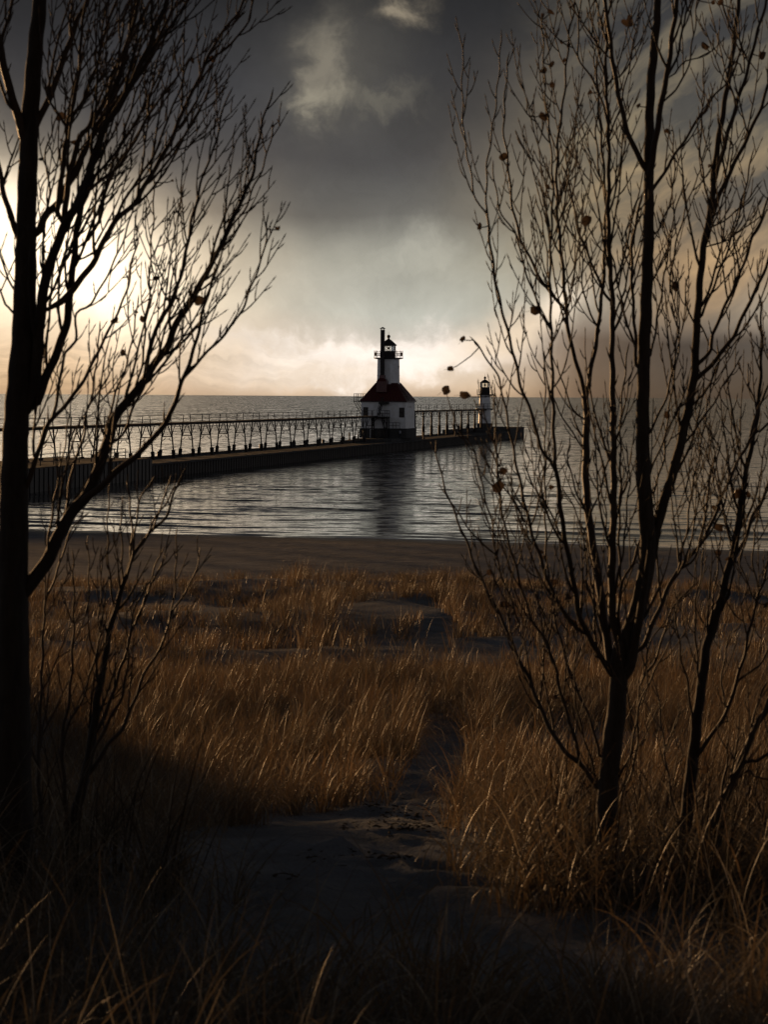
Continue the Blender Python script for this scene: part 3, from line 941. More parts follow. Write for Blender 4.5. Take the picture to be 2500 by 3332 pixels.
def flight(name, wa, za, wb, zb, s_a, s_b, steps):
    f = MB(PF)
    for s_ in (s_a, s_b):
        f.bar((s_, wa, za), (s_, wb, zb), 0.10, 0.18)
        f.bar((s_, wa, za + 0.9), (s_, wb, zb + 0.9), 0.07)
        for t in (0.05, 0.35, 0.65, 0.95):
            x, z = wa + (wb - wa) * t, za + (zb - za) * t
            f.bar((s_, x, z), (s_, x, z + 0.9), 0.05)
    for k in range(steps):
        t = (k + 0.5) / steps
        f.bar((s_a, wa + (wb - wa) * t, za + (zb - za) * t), (s_b, wa + (wb - wa) * t, za + (zb - za) * t), 0.2, 0.04)
    return f.build(name, M['black'], lh)


flight('upper_stair', 4.75, 5.34, 3.9, 7.65, sf - 1.35, sf - 0.35, 11)
flight('lower_stair', 4.0, 5.1, 3.1, 1.95, sf - 1.5, sf - 0.5, 14)
m = MB(PF); m.box(sf - 1.4, sf - 0.29, 3.0, 4.5, 7.35, 7.68); m.build('stair_hatch', M['black'], lh)
m = MB(PF)
for w_ in (1.2, 1.75, 2.3):
    m.bar((sf - 0.6, w_, 3.47), (sf - 0.6, w_, 4.45), 0.06)
for z in (3.95, 4.42):
    m.bar((sf - 0.6, 1.2, z), (sf - 0.6, 2.95, z), 0.06)
m.bar((sf - 0.6, 1.2, 3.5), (sf - 0.2, 1.2, 3.5), 0.06)
m.build('landing_rail', M['black'], lh)

# ------------------------------------------------------------------ outer lighthouse
S1, W1 = 118.0, 5.25
ol = empty('lighthouse', PF(S1, W1, 2.1))
tag(ol, 'small round white lighthouse with black lantern at the far end of the pier', 'lighthouse')
m = MB(PF); m.prism(S1, W1, [(1.62, 2.105), (1.62, 3.15), (1.55, 3.2)], 8, tw); m.build('concrete_base', M['base'], ol)
m = MB(PF); m.prism(S1, W1, [(1.29, 3.205), (1.07, 9.0)], 24); m.build('tower', M['white'], ol, smooth=False)
m = MB(PF); m.prism(S1, W1, [(1.1, 8.95), (1.7, 9.04), (1.72, 9.14)], 20)
for k in range(8):
    a = k * math.pi / 4 + 0.3
    m.bar((S1 + 1.05 * math.cos(a), W1 + 1.05 * math.sin(a), 8.45), (S1 + 1.6 * math.cos(a), W1 + 1.6 * math.sin(a), 9.0), 0.07)
gl2 = m.build('gallery', M['black'], ol)
m = MB(PF)
for k in range(16):
    a, a2 = k * math.pi / 8, (k + 1) * math.pi / 8
    m.bar((S1 + 1.68 * math.cos(a), W1 + 1.68 * math.sin(a), 9.14), (S1 + 1.68 * math.cos(a), W1 + 1.68 * math.sin(a), 10.1), 0.05)
    for z in (9.45, 9.75, 10.05):
        m.bar((S1 + 1.68 * math.cos(a), W1 + 1.68 * math.sin(a), z), (S1 + 1.68 * math.cos(a2), W1 + 1.68 * math.sin(a2), z), 0.035)
m.build('railing', M['black'], gl2)
m = MB(PF); m.prism(S1, W1, [(1.02, 9.14), (1.02, 10.5), (1.05, 10.52), (1.05, 10.58)], 10, 0.2); ln2 = m.build('lantern_room', M['black'], ol)
m = MB(PF); m.prism(S1, W1, [(0.97, 10.585), (0.97, 11.42)], 10, 0.2); m.build('pane', M['glass'], ln2)
m = MB(PF)
for k in range(10):
    a = 0.2 + k * math.pi / 5
    m.bar((S1 + 1.0 * math.cos(a), W1 + 1.0 * math.sin(a), 10.57), (S1 + 1.0 * math.cos(a), W1 + 1.0 * math.sin(a), 11.45), 0.055)
m.build('astragal', M['black'], ln2)
m = MB(PF); m.prism(S1, W1, [(1.02, 11.43), (1.12, 11.46), (1.1, 11.52), (0.55, 11.95), (0.2, 12.12), (0.12, 12.2), (0.1, 12.28)], 10, 0.2); m.build('lantern_roof', M['black'], ln2)
m = MB(PF); m.prism(S1, W1, [(0.08, 12.25)] + [(0.27 * math.sin(t), 12.5 - 0.27 * math.cos(t)) for t in (0.5, 0.9, 1.3, 1.8, 2.3, 2.8)] + [(0.03, 12.8), (0.012, 13.4)], 12); m.build('ventilator_ball', M['black'], ln2)
m = MB(PF); m.prism(S1, W1, [(0.05, 10.5), (0.05, 10.8), (0.2, 10.86), (0.2, 11.15), (0.08, 11.25)], 10); m.build('lamp', M['brass'], ln2)
m = MB(PF)
for k in range(12):
    a, a2 = k * math.pi / 6, (k + 1) * math.pi / 6
    for z in (6.15, 6.7, 7.2):
        m.bar((S1 + 1.75 * math.cos(a), W1 + 1.75 * math.sin(a), z), (S1 + 1.75 * math.cos(a2), W1 + 1.75 * math.sin(a2), z), 0.05 if z > 6.2 else 0.14)
    m.bar((S1 + 1.75 * math.cos(a), W1 + 1.75 * math.sin(a), 6.15), (S1 + 1.75 * math.cos(a), W1 + 1.75 * math.sin(a), 7.2), 0.05)
m.build('lower_gallery', M['black'], ol)

# ------------------------------------------------------------------ bollards and posts on the pier
def bollard(s, w, h, r, label, group):
    b = MB()
    b.prism(0, 0, [(r * 1.1, 0), (r, 0.05), (r * 0.9, h * 0.8), (r * 1.15, h * 0.86), (r * 1.1, h), (r * 0.5, h + 0.03)], 10)
    o = b.build('bollard', M['black'])
    o.location = PF(s, w, DECK + 0.165 if w > 6.9 else DECK)
    tag(o, label, 'bollard', group)


names = ['second', 'third', 'fourth', 'fifth']
bs = [(-92, 'black stub bollard on the back kerb, nearest the shore'), (-70.5, 'black stub bollard on the back kerb, second from the shore'), (-48, 'black stub bollard on the back kerb, third from the shore'),
      (-30, 'black stub bollard on the back kerb, fourth from the shore'), (-13, 'black stub bollard on the back kerb, just before the two walkers')]
for s_, lb in bs:
    bollard(s_, 7.1, 0.5, 0.2, lb, 'stub bollards on the pier kerb')
for s_, lb in ((-0.5, 'thin black mooring post beside the plinth, left one of the pair'), (4.6, 'thin black mooring post close to the big lighthouse wall')):
    b = MB(); b.prism(0, 0, [(0.13, 0), (0.12, 1.25), (0.14, 1.3), (0.05, 1.36)], 8)
    o = b.build('mooring_post', M['black']); o.location = PF(s_, 7.2, DECK + 0.165); tag(o, lb, 'post', 'mooring posts on the pier')
for s_, w_, lb in ((33, 1.0, 'black mooring post right of the big lighthouse'), (62, 1.0, 'black mooring post on the pier edge, midway between the lighthouses')):
    b = MB(); b.prism(0, 0, [(0.16, 0), (0.15, 1.2), (0.18, 1.25), (0.06, 1.32)], 8)
    o = b.build('mooring_post', M['black']); o.location = PF(s_, w_, DECK); tag(o, lb, 'post', 'mooring posts on the pier')


# ------------------------------------------------------------------ people
def person(loc, face, pose, cloth, label, height=1.72, jacket=None):
    """one skinned body; pose gives leg swing, arm swing and forward lean"""
    root = empty('person', loc)
    root.rotation_euler.z = face
    root.scale = (height / 1.75,) * 3
    tag(root, label, 'person')
    sw, arm, lean = pose
    L = math.sin(sw)
    pel = Vector((0, 0, 0.92 - 0.05 * abs(L)))
    chest = pel + Vector((0, lean * 0.4, 0.42))
    neck = chest + Vector((0, lean * 0.12, 0.14))
    V, E, R = [pel, pel + Vector((0, lean * 0.2, 0.2)), chest, neck, neck + Vector((0, 0.02 + lean * .1, 0.09)), neck + Vector((0, 0.03 + lean * .1, 0.2)), neck + Vector((0, 0.03 + lean * .1, 0.28))], [(0, 1), (1, 2), (2, 3), (3, 4), (4, 5), (5, 6)], [0.15, 0.13, 0.16, 0.06, 0.075, 0.1, 0.07]
    for sg in (-1, 1):
        a = len(V)
        k = sg * L
        hip = pel + Vector((sg * 0.1, 0, -0.05))
        knee = hip + Vector((sg * 0.01, 0.26 * k + 0.05, -0.42))
        ank = knee + Vector((0, 0.12 * k - (0.12 if k < 0 else 0), -0.40))
        ank.z = max(ank.z, 0.07)
        toe = ank + Vector((0, 0.17, -0.04))
        V += [hip, knee, ank, toe]; E += [(0, a), (a, a + 1), (a + 1, a + 2), (a + 2, a + 3)]; R += [0.1, 0.065, 0.045, 0.04]
        a = len(V)
        sh = chest + Vector((sg * 0.19, 0, 0.06))
        el = sh + Vector((sg * 0.05, -0.2 * k * arm, -0.28))
        wr = el + Vector((0, -0.12 * k * arm + 0.14, -0.18))
        hd = wr + Vector((0, 0.06, -0.06))
        V += [sh, el, wr, hd]; E += [(2, a), (a, a + 1), (a + 1, a + 2), (a + 2, a + 3)]; R += [0.065, 0.045, 0.032, 0.035]
    me = bpy.data.meshes.new('person_body')
    me.from_pydata([tuple(v) for v in V], E, [])
    o = link_mesh('body', me, M[cloth], root, local=True)
    o.modifiers.new('skin', 'SKIN')
    o.modifiers.new('sub', 'SUBSURF').levels = 1
    o.modifiers['sub'].render_levels = 1
    sk = me.skin_vertices[0].data
    for i, r in enumerate(R):
        sk[i].radius = (r, r)
    sk[0].use_root = True
    hd = V[5]
    b = MB()
    b.prism(hd.x, hd.y - 0.02, [(0.06, hd.z - 0.02), (0.112, hd.z + 0.02), (0.11, hd.z + 0.08), (0.06, hd.z + 0.13)], 10)
    b.build('hair', M['hair'], root, local=True, smooth=True)
    if jacket:
        b = MB()
        b.prism(0, lean * .15, [(0.19, 0.88), (0.20, 1.1), (0.215, 1.35), (0.09, 1.46)], 12)
        b.build('jacket', M[jacket], root, local=True, smooth=True)
    return root


person(PF(0.5, 4.9, DECK), -1.35, (0.9, 1.0, 0.15), 'cloth_dark', 'person in dark clothes walking with bent arm, left one of the two walkers', 1.68)
person(PF(1.6, 4.15, DECK), -1.2, (1.0, 1.2, -0.1), 'cloth_dark', 'person in dark clothes mid-stride, right one of the two walkers', 1.70)
person(PF(5.3, 5.2, DECK), 1.4, (0.15, 0.5, 0.0), 'cloth_dark', 'person standing still in dark clothes beside a catwalk leg', 1.85)
person(PF(14.0, -0.0 + 1.1, 1.925), -2.9, (0.2, 0.4, 0.1), 'cloth_dark', 'person in a pale jacket standing by the big lighthouse base', 1.45, 'cloth_pale')
person(PF(90, 5.5, DECK), -2.6, (0.2, 0.4, 0.0), 'cloth_dark', 'person standing behind the catwalk columns, left of two near the small lighthouse', 1.8)
person(PF(98, 5.4, DECK), -2.2, (0.3, 0.4, 0.1), 'cloth_dark', 'person standing behind the catwalk columns, right of two near the small lighthouse', 1.7)

# ------------------------------------------------------------------ grass
GR = np.random.RandomState(11)


def sand_open(px, py, wx, wy):
    """0 where bare sand lies open, 1 where grass grows"""
    n = vnoise(wx / 0.45, wy / 0.7, 70) * 0.9 + vnoise(wx / 0.15, wy / 0.2, 71) * 0.4

    def ell(cx, cy, sx, sy, rot=0.0):
        c, s = math.cos(rot), math.sin(rot)
        dx, dy = px - cx, py - cy
        a, b = (dx * c + dy * s) / sx, (-dx * s + dy * c) / sy
        return a * a + b * b
    r = np.minimum(ell(1050, 2770, 430, 130, -0.1), ell(1395, 2590, 105, 120, 0.15))
    r = np.minimum(r, ell(1440, 2450, 85, 110))
    r = np.minimum(r, ell(1120, 2930, 400, 200))
    r = np.minimum(r, ell(800, 2880, 200, 80))
    r = np.minimum(r, ell(1290, 1985, 150, 34))
    r = np.minimum(r, ell(1430, 2045, 55, 50))
    r = np.minimum(r, ell(450, 1965, 190, 26))
    r = np.minimum(r, ell(2150, 2110, 160, 38))
    r = np.minimum(r, ell(1900, 2010, 90, 26))
    r = np.minimum(r, ell(330, 2640, 90, 45))
    return (r + n) > 1.0


def blades(name, mat, y0, y1, dens, hmin, hmax, wid, nseg, droop, label=None, xpad=1.9, clump=0.5, dirb=None, extra_mask=None, hscale=None):
    area = 0.5 * (y1 ** 2 - y0 ** 2) * 0.34 * xpad
    n = int(area * dens)
    y = np.sqrt(GR.uniform(y0 ** 2, y1 ** 2, n))
    x = GR.uniform(-0.17 * xpad, 0.17 * xpad, n) * y
    # gather into tufts
    cell = clump * (0.6 + 0.4 * y / y1)
    cxn, cyn = np.floor(x / cell) + 0.5, np.floor(y / cell) + 0.5
    hsh = lambda a, b, k: np.modf(np.abs(np.sin(a * 127.1 + b * 311.7 + k * 74.7) * 43758.5453))[0]
    tx, ty = (cxn + hsh(cxn, cyn, 1) - 0.5) * cell, (cyn + hsh(cxn, cyn, 2) - 0.5) * cell
    pull = GR.uniform(0.35, 0.98, n) ** 0.8
    pull = np.where(GR.rand(n) < 0.35, 0.0, pull)
    gx, gy = x + (tx - x) * pull, y + (ty - y) * pull
    z = ground_z(gx, gy)
    px, py = to_px(gx, gy, z)
    keep = sand_open(px, py, gx, gy)
    keep &= (vnoise(gx / 1.6, gy / 2.2, 77) + 0.36 + 0.35 * vnoise(gx / 0.6, gy / 0.7, 78)) > GR.uniform(0, 0.42, n)
    if extra_mask is not None:
        keep &= extra_mask(px, py, gx, gy)
    gx, gy, z, tx, ty, px, py = [a[keep] for a in (gx, gy, z, tx, ty, px, py)]
    n = len(gx)
    h = GR.uniform(hmin, hmax, n) * (0.75 + 0.6 * (vnoise(gx / 1.3, gy / 1.8, 79) + 0.5))
    if hscale is not None:
        h = h * hscale(px, py)
    out = np.arctan2(gy - ty, gx - tx) + GR.normal(0, 0.7, n)
    wind = GR.normal(0.2, 1.35, n)
    mixw = GR.rand(n) < 0.5
    ang = np.where(mixw, wind, out)
    th0 = np.abs(GR.normal(0.12 + 0.12 * (droop > 1.4), 0.2, n))
    broken = GR.rand(n) < 0.12
    bend = np.abs(GR.normal(droop, droop * 0.55, n))
    t = np.linspace(0, 1, nseg + 1)
    V = np.zeros((n, nseg + 1, 2, 3))
    p = np.stack([gx, gy, z - 0.02], -1)
    dirx, diry = np.cos(ang), np.sin(ang)
    wa = GR.uniform(0, math.pi, n)
    wx_, wy_ = np.cos(wa), np.sin(wa)
    w0 = wid * GR.uniform(0.6, 1.3, n)
    for i in range(nseg + 1):
        wv = w0 * (1.0 - t[i] ** 2 * 0.92)
        off = np.stack([wx_ * wv, wy_ * wv, np.zeros(n)], -1) * 0.5
        V[:, i, 0] = p - off
        V[:, i, 1] = p + off
        if i < nseg:
            th = th0 + bend * ((t[i] + 0.5 / nseg) ** 1.6) * 1.6
            th = np.where(broken & (t[i] > 0.45), np.maximum(th, 1.9), th)
            st = (h / nseg)[:, None]
            p = p + np.stack([np.sin(th) * dirx, np.sin(th) * diry, np.cos(th)], -1) * st
    V = V.reshape(-1, 3)
    b = (np.arange(n) * (nseg + 1) * 2)[:, None] + (np.arange(nseg) * 2)[None, :]
    b = b.ravel()
    Q = np.stack([b, b + 1, b + 3, b + 2], -1)
    o = np_mesh(name, V, Q, M[mat])
    tag(o, label, 'grass', None, 'stuff')
    return o


blades('foreground_grass', 'grass_shade', 4.4, 9.6, 1900, 0.22, 0.62, 0.0045, 9, 1.75, 'drooping blades of dune grass along the bottom of the view, shade put into their colour', clump=0.34,
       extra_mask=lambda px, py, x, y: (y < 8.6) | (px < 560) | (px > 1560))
blades('dune_grass', 'grass', 9.2, 30, 800, 0.24, 0.52, 0.0042, 7, 1.3, 'golden dry dune grass covering the slope behind the sand hollow', clump=0.5)
blades('far_dune_grass', 'grass', 30, 66, 175, 0.22, 0.44, 0.0075, 4, 0.65, 'tufts of brown grass on the dune crest above the beach', clump=0.9,
       extra_mask=lambda px, py, x, y: (vnoise(x / 1.5, y / 3, 91) > -0.32),
       hscale=lambda px, py: 0.85 + 0.5 * np.exp(-((px - 1020) / 130) ** 2) + 0.4 * np.exp(-((px - 1470) / 80) ** 2))

blades('arching_grass', 'grass', 5.0, 9.2, 1100, 0.40, 0.74, 0.0068, 11, 2.1, 'long arching straw-coloured blades in the right foreground', clump=0.5,
       extra_mask=lambda px, py, x, y: (px > 1330 + 0.55 * (2990 - py)) & (px < 1950) & (py > 2800) | ((px > 1020) & (px < 2450) & (py > 3030)))
blades('undergrowth', 'litter', 7.2, 10.5, 260, 0.25, 0.8, 0.006, 6, 0.5, 'tangled dark dead weeds round the foot of the right-hand saplings', clump=0.3,
       extra_mask=lambda px, py, x, y: (px > 1760))
blades('undergrowth', 'litter', 7.0, 9.5, 240, 0.25, 0.7, 0.006, 6, 0.5, 'tangled dark dead weeds round the foot of the left-hand saplings', clump=0.3,
       extra_mask=lambda px, py, x, y: (px < 620))

# litter on the open sand
lt = MB()
R = random.Random(5)
for (cx, cy, n, sx, sy) in ((1300, 2640, 60, 80, 26), (1330, 2690, 60, 60, 18), (1150, 2790, 34, 110, 14), (1420, 2670, 20, 60, 14), (1130, 2690, 8, 16, 8), (1180, 2520, 10, 60, 20), (1270, 2790, 16, 30, 8), (1230, 2650, 14, 30, 18), (960, 2850, 12, 60, 12)):
    for _ in range(n):
        px, py = R.gauss(cx, sx), R.gauss(cy, sy)
        # walk the view ray to the ground
        d = 6.0
        for _k in range(400):
            q = at(px, py, d)
            if q[2] <= float(ground_z(q[0], q[1])): break
            d += 0.03
        x, y = q[0], q[1]
        z = float(ground_z(x, y))
        a = R.uniform(0, 6.28); l = R.uniform(0.004, 0.022) * (2.0 if R.random() < 0.1 else 1); r = R.uniform(0.001, 0.0045)
        lt.tube([(x, y, z + 0.003), (x + l * math.cos(a), y + l * math.sin(a), z + R.uniform(0.003, 0.009)), (x + 1.8 * l * math.cos(a + .4), y + 1.8 * l * math.sin(a + .4), z + 0.004)], [r, r * 1.2, r * 0.4], 5)
tag(lt.build('twig_litter', M['litter']), 'scattered dark twigs and leaf scraps lying on the sand hollow', 'litter', None, 'stuff')

# ------------------------------------------------------------------ trees
OFF = {'A': (0, 0), 'B': (0, 1106), 'C': (1340, 0), 'D': (1670, 0), 'E': (1340, 1106), 'F': (1670, 1106), 'G': (1670, 2106), 'H': (0, 2106), 'M': (830, 0)}


def parse(s):
    out, cur = [], 'A'
    for tok in s.split():
        if tok in OFF:
            cur = tok
        else:
            x, y = tok.split(',')
            out.append((OFF[cur][0] + float(x) / 2, OFF[cur][1] + float(y) / 2))
    return out


def smooth_poly(pts, step):
    """Catmull-Rom through 2-D points, resampled about every `step` pixels"""
    P = [np.array(p) for p in pts]
    P = [2 * P[0] - P[1]] + P + [2 * P[-1] - P[-2]]
    out = []
    for i in range(1, len(P) - 2):
        n = max(1, int(np.linalg.norm(P[i + 1] - P[i]) / step))
        for k in range(n):
            t = k / n
            out.append(0.5 * ((2 * P[i]) + (-P[i - 1] + P[i + 1]) * t + (2 * P[i - 1] - 5 * P[i] + 4 * P[i + 1] - P[i + 2]) * t * t + (-P[i - 1] + 3 * P[i] - 3 * P[i + 1] + P[i + 2]) * t ** 3))
    out.append(P[-2])
    return np.array(out)


class Tree:
    def __init__(self, name, label, group, d0, seed, base_px, bark='bark', twig='twig', rtip=0.0023, dens=1.0, up=0.0):
        self.d0, self.bark, self.twig, self.rtip, self.dens = d0, bark, twig, rtip, dens
        self.rng = random.Random(seed)
        q = at(base_px[0], base_px[1], d0)
        gz = float(ground_z(q[0], q[1]))
        self.root = empty(name, (q[0], q[1], gz))
        self.gz = gz
        tag(self.root, label, 'tree', group)
        self.nodes = []       # (px, py, depth)
        self.up = np.array([up, 0.0, 1.0]) / math.hypot(up, 1.0)

    def tube(self, mb, pts, rad, n):
        """light tube mesh straight into the builder"""
        k0 = len(mb.v)
        P = np.array(pts)
        D = np.gradient(P, axis=0)
        D /= np.linalg.norm(D, axis=1)[:, None] + 1e-9
        S = np.cross(D, np.array([0.05, 1.0, 0.02]))
        S /= np.linalg.norm(S, axis=1)[:, None] + 1e-9
        U = np.cross(S, D)
        a = np.arange(n) * 2 * math.pi / n
        R = np.asarray(rad)[:, None, None]
        if n > 20:      # furrowed trunk bark in the mesh itself
            hh = np.arange(len(P))[:, None] * 1.0
            aa = np.arange(n)[None, :] * 1.0
            rid = vnoise(aa * 0.62 + hh * 0.03, hh * 0.11 + aa * 0, 7) * 0.10 + vnoise(aa * 0.3, hh * 0.33, 9) * 0.08
            R = R * (1 + rid)[:, :, None]
        V = P[:, None, :] + R * (S[:, None, :] * np.cos(a)[None, :, None] + U[:, None, :] * np.sin(a)[None, :, None])
        mb.v.extend(map(tuple, V.reshape(-1, 3)))
        m_ = len(P)
        for r in range(m_ - 1):
            b = k0 + r * n
            for i in range(n):
                j = (i + 1) % n
                mb.f.append((b + i, b + j, b + n + j, b + n + i))
        mb.f.append(tuple(k0 + (m_ - 1) * n + i for i in range(n)))

    def grow(self, mb, p, d, length, r, level):
        """a twig that turns towards the tree's own upward lean; long ones carry short curved spurs"""
        rng = self.rng
        step = 0.020 if length > 0.09 else 0.012
        n = max(3, int(length / step))
        step = length / n
        pts, rad = [p.copy()], [r]
        d = d / np.linalg.norm(d)
        up = self.up
        turn = 0.20 if length > 0.09 else 0.26
        kids = []
        nextk = rng.uniform(0.03, 0.06)
        acc = 0.0
        for i in range(n):
            t = (i + 1) / n
            k = turn if i * step < 0.06 else 0.07
            d = d * (1 - k) + up * k + np.array([rng.gauss(0, 0.03), rng.gauss(0, 0.03), 0])
            d /= np.linalg.norm(d)
            p = p + d * step
            rr = max(self.rtip * (1.0 - 0.42 * t), r * (1 - 0.72 * t))
            if i % 3 == 1: rr *= 1.25
            pts.append(p.copy()); rad.append(rr)
            acc += step
            if level < 3 and length > 0.07 and acc > nextk and t < 0.9:
                kids.append((p.copy(), d.copy(), rr, t)); acc = 0
                nextk = rng.uniform(0.035, 0.08) / self.dens
        pts.append(p + d * 0.005); rad.append(self.rtip * 1.05)
        pts.append(p + d * 0.019); rad.append(self.rtip * 0.12)
        self.tube(mb, pts, rad, 5 if r > 0.0035 else 4)
        zig = rng.choice((-1, 1))
        for (q, dd, rr, t) in kids:
            zig = -zig
            side = np.array([zig * rng.uniform(0.5, 1.0), rng.uniform(-0.7, 0.7), 0.0])
            side -= dd * side.dot(dd)
            side /= np.linalg.norm(side) + 1e-9
            a = rng.uniform(0.6, 1.0)
            nd = dd * math.cos(a) + side * math.sin(a)
            if rng.random() < 0.3 and length * (1 - t) > 0.08:
                ln = length * (1 - t) * rng.uniform(0.5, 0.9)
            else:
                ln = rng.uniform(0.010, 0.034) if rng.random() < 0.8 else rng.uniform(0.03, 0.07)
            self.grow(mb, q, nd, min(ln, 0.3), max(self.rtip, rr * 0.62), level + 1)

    def limb(self, spec, w0, w1, name='branch', twigs=1.0, dtip=None, start=0.12, tlen=1.0, sides=8, ext=True):
        rng = self.rng
        pts = parse(spec)
        tipx = pts[-1]
        if ext and (tipx[1] < 8 or tipx[0] > 2492 or tipx[0] < 4):
            a, b = np.array(pts[-2]), np.array(pts[-1])
            dv = (b - a) / (np.linalg.norm(b - a) + 1e-6)
            dv = dv + np.array([0, -0.35]); dv /= np.linalg.norm(dv)
            w1e = w1 * 0.5
            pts.append(tuple(b + dv * 380))
        else:
            w1e = w1
        P2 = smooth_poly(pts, 16.0)
        # attach to what is already there
        d_root = self.d0
        self.joined = False
        if self.nodes:
            N = np.array(self.nodes)
            dv = P2[min(3, len(P2) - 1)] - P2[0]
            dv = dv / (np.linalg.norm(dv) + 1e-6)
            tgt = P2[0] - dv * (18 + w0 * 0.9) + np.array([0, w0 * 0.5])
            dd = np.hypot(N[:, 0] - tgt[0], N[:, 1] - tgt[1])
            k = int(np.argmin(dd))
            self.joined = bool(dd[k] < 75)
            if dd[k] < 75:
                d_root = N[k, 2]
                # short lead-in so that the limb really joins its parent
                P2 = np.vstack([[N[k, 0], N[k, 1]], P2])
        n = len(P2)
        seg = np.concatenate([[0], np.cumsum(np.hypot(*np.diff(P2, axis=0).T))])
        T = seg / seg[-1]
        if dtip is None:
            dtip = rng.uniform(-0.55, 0.55) * min(1.0, seg[-1] / 1200.0)
        dep = d_root + dtip * T ** 1.3
        W = (w0 + (w1e - w0) * T ** 0.8) / 2.0
        wob = 0.9
        pts3, rad = [], []
        ph1, ph2 = rng.uniform(0, 6), rng.uniform(0, 6)
        for i in range(n):
            px, py = P2[i]
            amp = min(3.0, 0.6 + 16.0 / (W[i] + 4))
            if 0 < i < n - 1:
                px += amp * wob * math.sin(seg[i] / 19.0 + ph1); py += 0.5 * math.sin(seg[i] / 23.0 + ph2)
            q = at(px, py, dep[i])
            pts3.append(q)
            r = W[i] * dep[i] / F
            if i % 4 == 2: r *= 1.0 + min(0.16, 0.9 / (W[i] + 0.1) * 0.2)
            rad.append(max(r, self.rtip))
            self.nodes.append((P2[i, 0], P2[i, 1], dep[i]))
        if self.joined: rad[0] *= 0.35
        mb = MB()
        if w1e < 26:
            d_ = pts3[-1] - pts3[-2]; d_ /= np.linalg.norm(d_)
            pts3.append(pts3[-1] + d_ * 0.02); rad.append(self.rtip * 0.3)
        self.tube(mb, pts3, rad, sides)
        # side twigs
        if twigs > 0:
            s_m = 0.0
            nxt = 0.05
            zig = 1
            total = seg[-1] * self.d0 / F
            for i in range(1, n - 1):
                s_m += (seg[i] - seg[i - 1]) * dep[i] / F
                if T[i] < start or s_m < nxt: continue
                s_m = 0.0
                nxt = rng.uniform(0.045, 0.105) / (self.dens * twigs)
                zig = -zig
                dd = pts3[i + 1] - pts3[i - 1]; dd /= np.linalg.norm(dd)
                sd_ = np.array([zig * rng.uniform(0.55, 1.0), rng.uniform(-0.9, 0.9), 0.1])
                sd_ -= dd * sd_.dot(dd); sd_ /= np.linalg.norm(sd_)
                a = rng.uniform(0.4, 0.8)
                nd = dd * math.cos(a) + sd_ * math.sin(a)
                rem = total * (1 - T[i])
                if rng.random() < 0.5:
                    ln = min(0.50, 0.08 + rem * rng.uniform(0.2, 0.7)) * tlen
                else:
                    ln = rng.uniform(0.015, 0.06); a = rng.uniform(0.6, 1.0); nd = dd * math.cos(a) + sd_ * math.sin(a)
                r0 = min(max(self.rtip * 1.1, rad[i] * 0.55), 0.0052)
                self.grow(mb, pts3[i] + nd * rad[i] * 0.5, nd, ln, r0, 1)
        return mb.build(name, M[self.bark] if w0 > 34 else M[self.twig], self.root, smooth=True)

    def leaf(self, tile, x, y, size, dd=0.0):
        px, py = OFF[tile][0] + x / 2, OFF[tile][1] + y / 2
        rng = self.rng
        N = np.array(self.nodes)
        k = int(np.argmin(np.hypot(N[:, 0] - px, N[:, 1] - py)))
        d = N[k, 2] + dd
        gap = math.hypot(N[k, 0] - px, N[k, 1] - py)
        if gap > 14:
            a0 = at(N[k, 0], N[k, 1], N[k, 2]); c0 = at(px, py, d)
            md = (a0 + c0) / 2 - np.array([0, 0, 0.12 * gap * d / F])
            tw = MB()
            self.tube(tw, [a0, a0 * 0.45 + md * 0.55, md * 0.5 + c0 * 0.5, c0], [self.rtip * 1.2, self.rtip, self.rtip * 0.9, self.rtip * 0.6], 5)
            tw.build('twig', M['twig'], self.root, smooth=True)
        c = at(px, py, d)
        r = size / 4 * d / F * 0.9
        hs = [rng.uniform(-1, 1) for _ in range(6)]
        asp = rng.uniform(0.75, 1.15)
        me_v, me_f = [], []
        # rounded triangular leaf, cupped and curled, two layers thick at the rim by folding
        nr, na = 4, 18
        me_v.append((0, 0, 0))
        fold = rng.uniform(0.3, 1.3)
        curl = rng.uniform(-0.9, 0.9)
        for i in range(1, nr + 1):
            q = i / nr
            for j in range(na):
                a = 2 * math.pi * j / na
                rr = q * (1 + 0.22 * math.cos(a) ** 5 - 0.12 * math.cos(2 * a) + 0.05 * math.sin(9 * a) * q + 0.16 * q * (hs[0] * math.sin(2 * a + 1) + hs[1] * math.cos(3 * a) + 0.6 * hs[2] * math.sin(5 * a)))
                x_, y_ = rr * math.sin(a) * asp, rr * math.cos(a)
                z_ = fold * abs(x_) ** 1.4 + curl * y_ * y_ + 0.08 * math.sin(5 * a) * q
                me_v.append((x_ * (1 - 0.35 * fold * abs(x_)), y_, z_))
        for j in range(na):
            me_f.append((0, 1 + j, 1 + (j + 1) % na))
        for i in range(nr - 1):
            for j in range(na):
                a, b = 1 + i * na, 1 + (i + 1) * na
                me_f.append((a + j, b + j, b + (j + 1) % na, a + (j + 1) % na))
        mb = MB()
        mb.v, mb.f = me_v, me_f
        # petiole
        mb.tube([(0, -0.9, 0.0), (0.1, -1.35, 0.1), (0.05, -1.8, 0.35)], [0.04, 0.03, 0.035], 5)
        rot = Matrix.Rotation(rng.uniform(-0.6, 0.6), 3, 'Y') @ Matrix.Rotation(rng.uniform(0.9, 2.1), 3, 'X') @ Matrix.Rotation(rng.uniform(0, 6.28), 3, 'Z')
        vs = []
        for v in mb.v:
            w = rot @ Vector(v) * r
            vs.append((c[0] + w.x, c[1] + w.y, c[2] + w.z))
        mb.v = vs
        mb.build('leaf', M['leaf'], self.root, smooth=True)


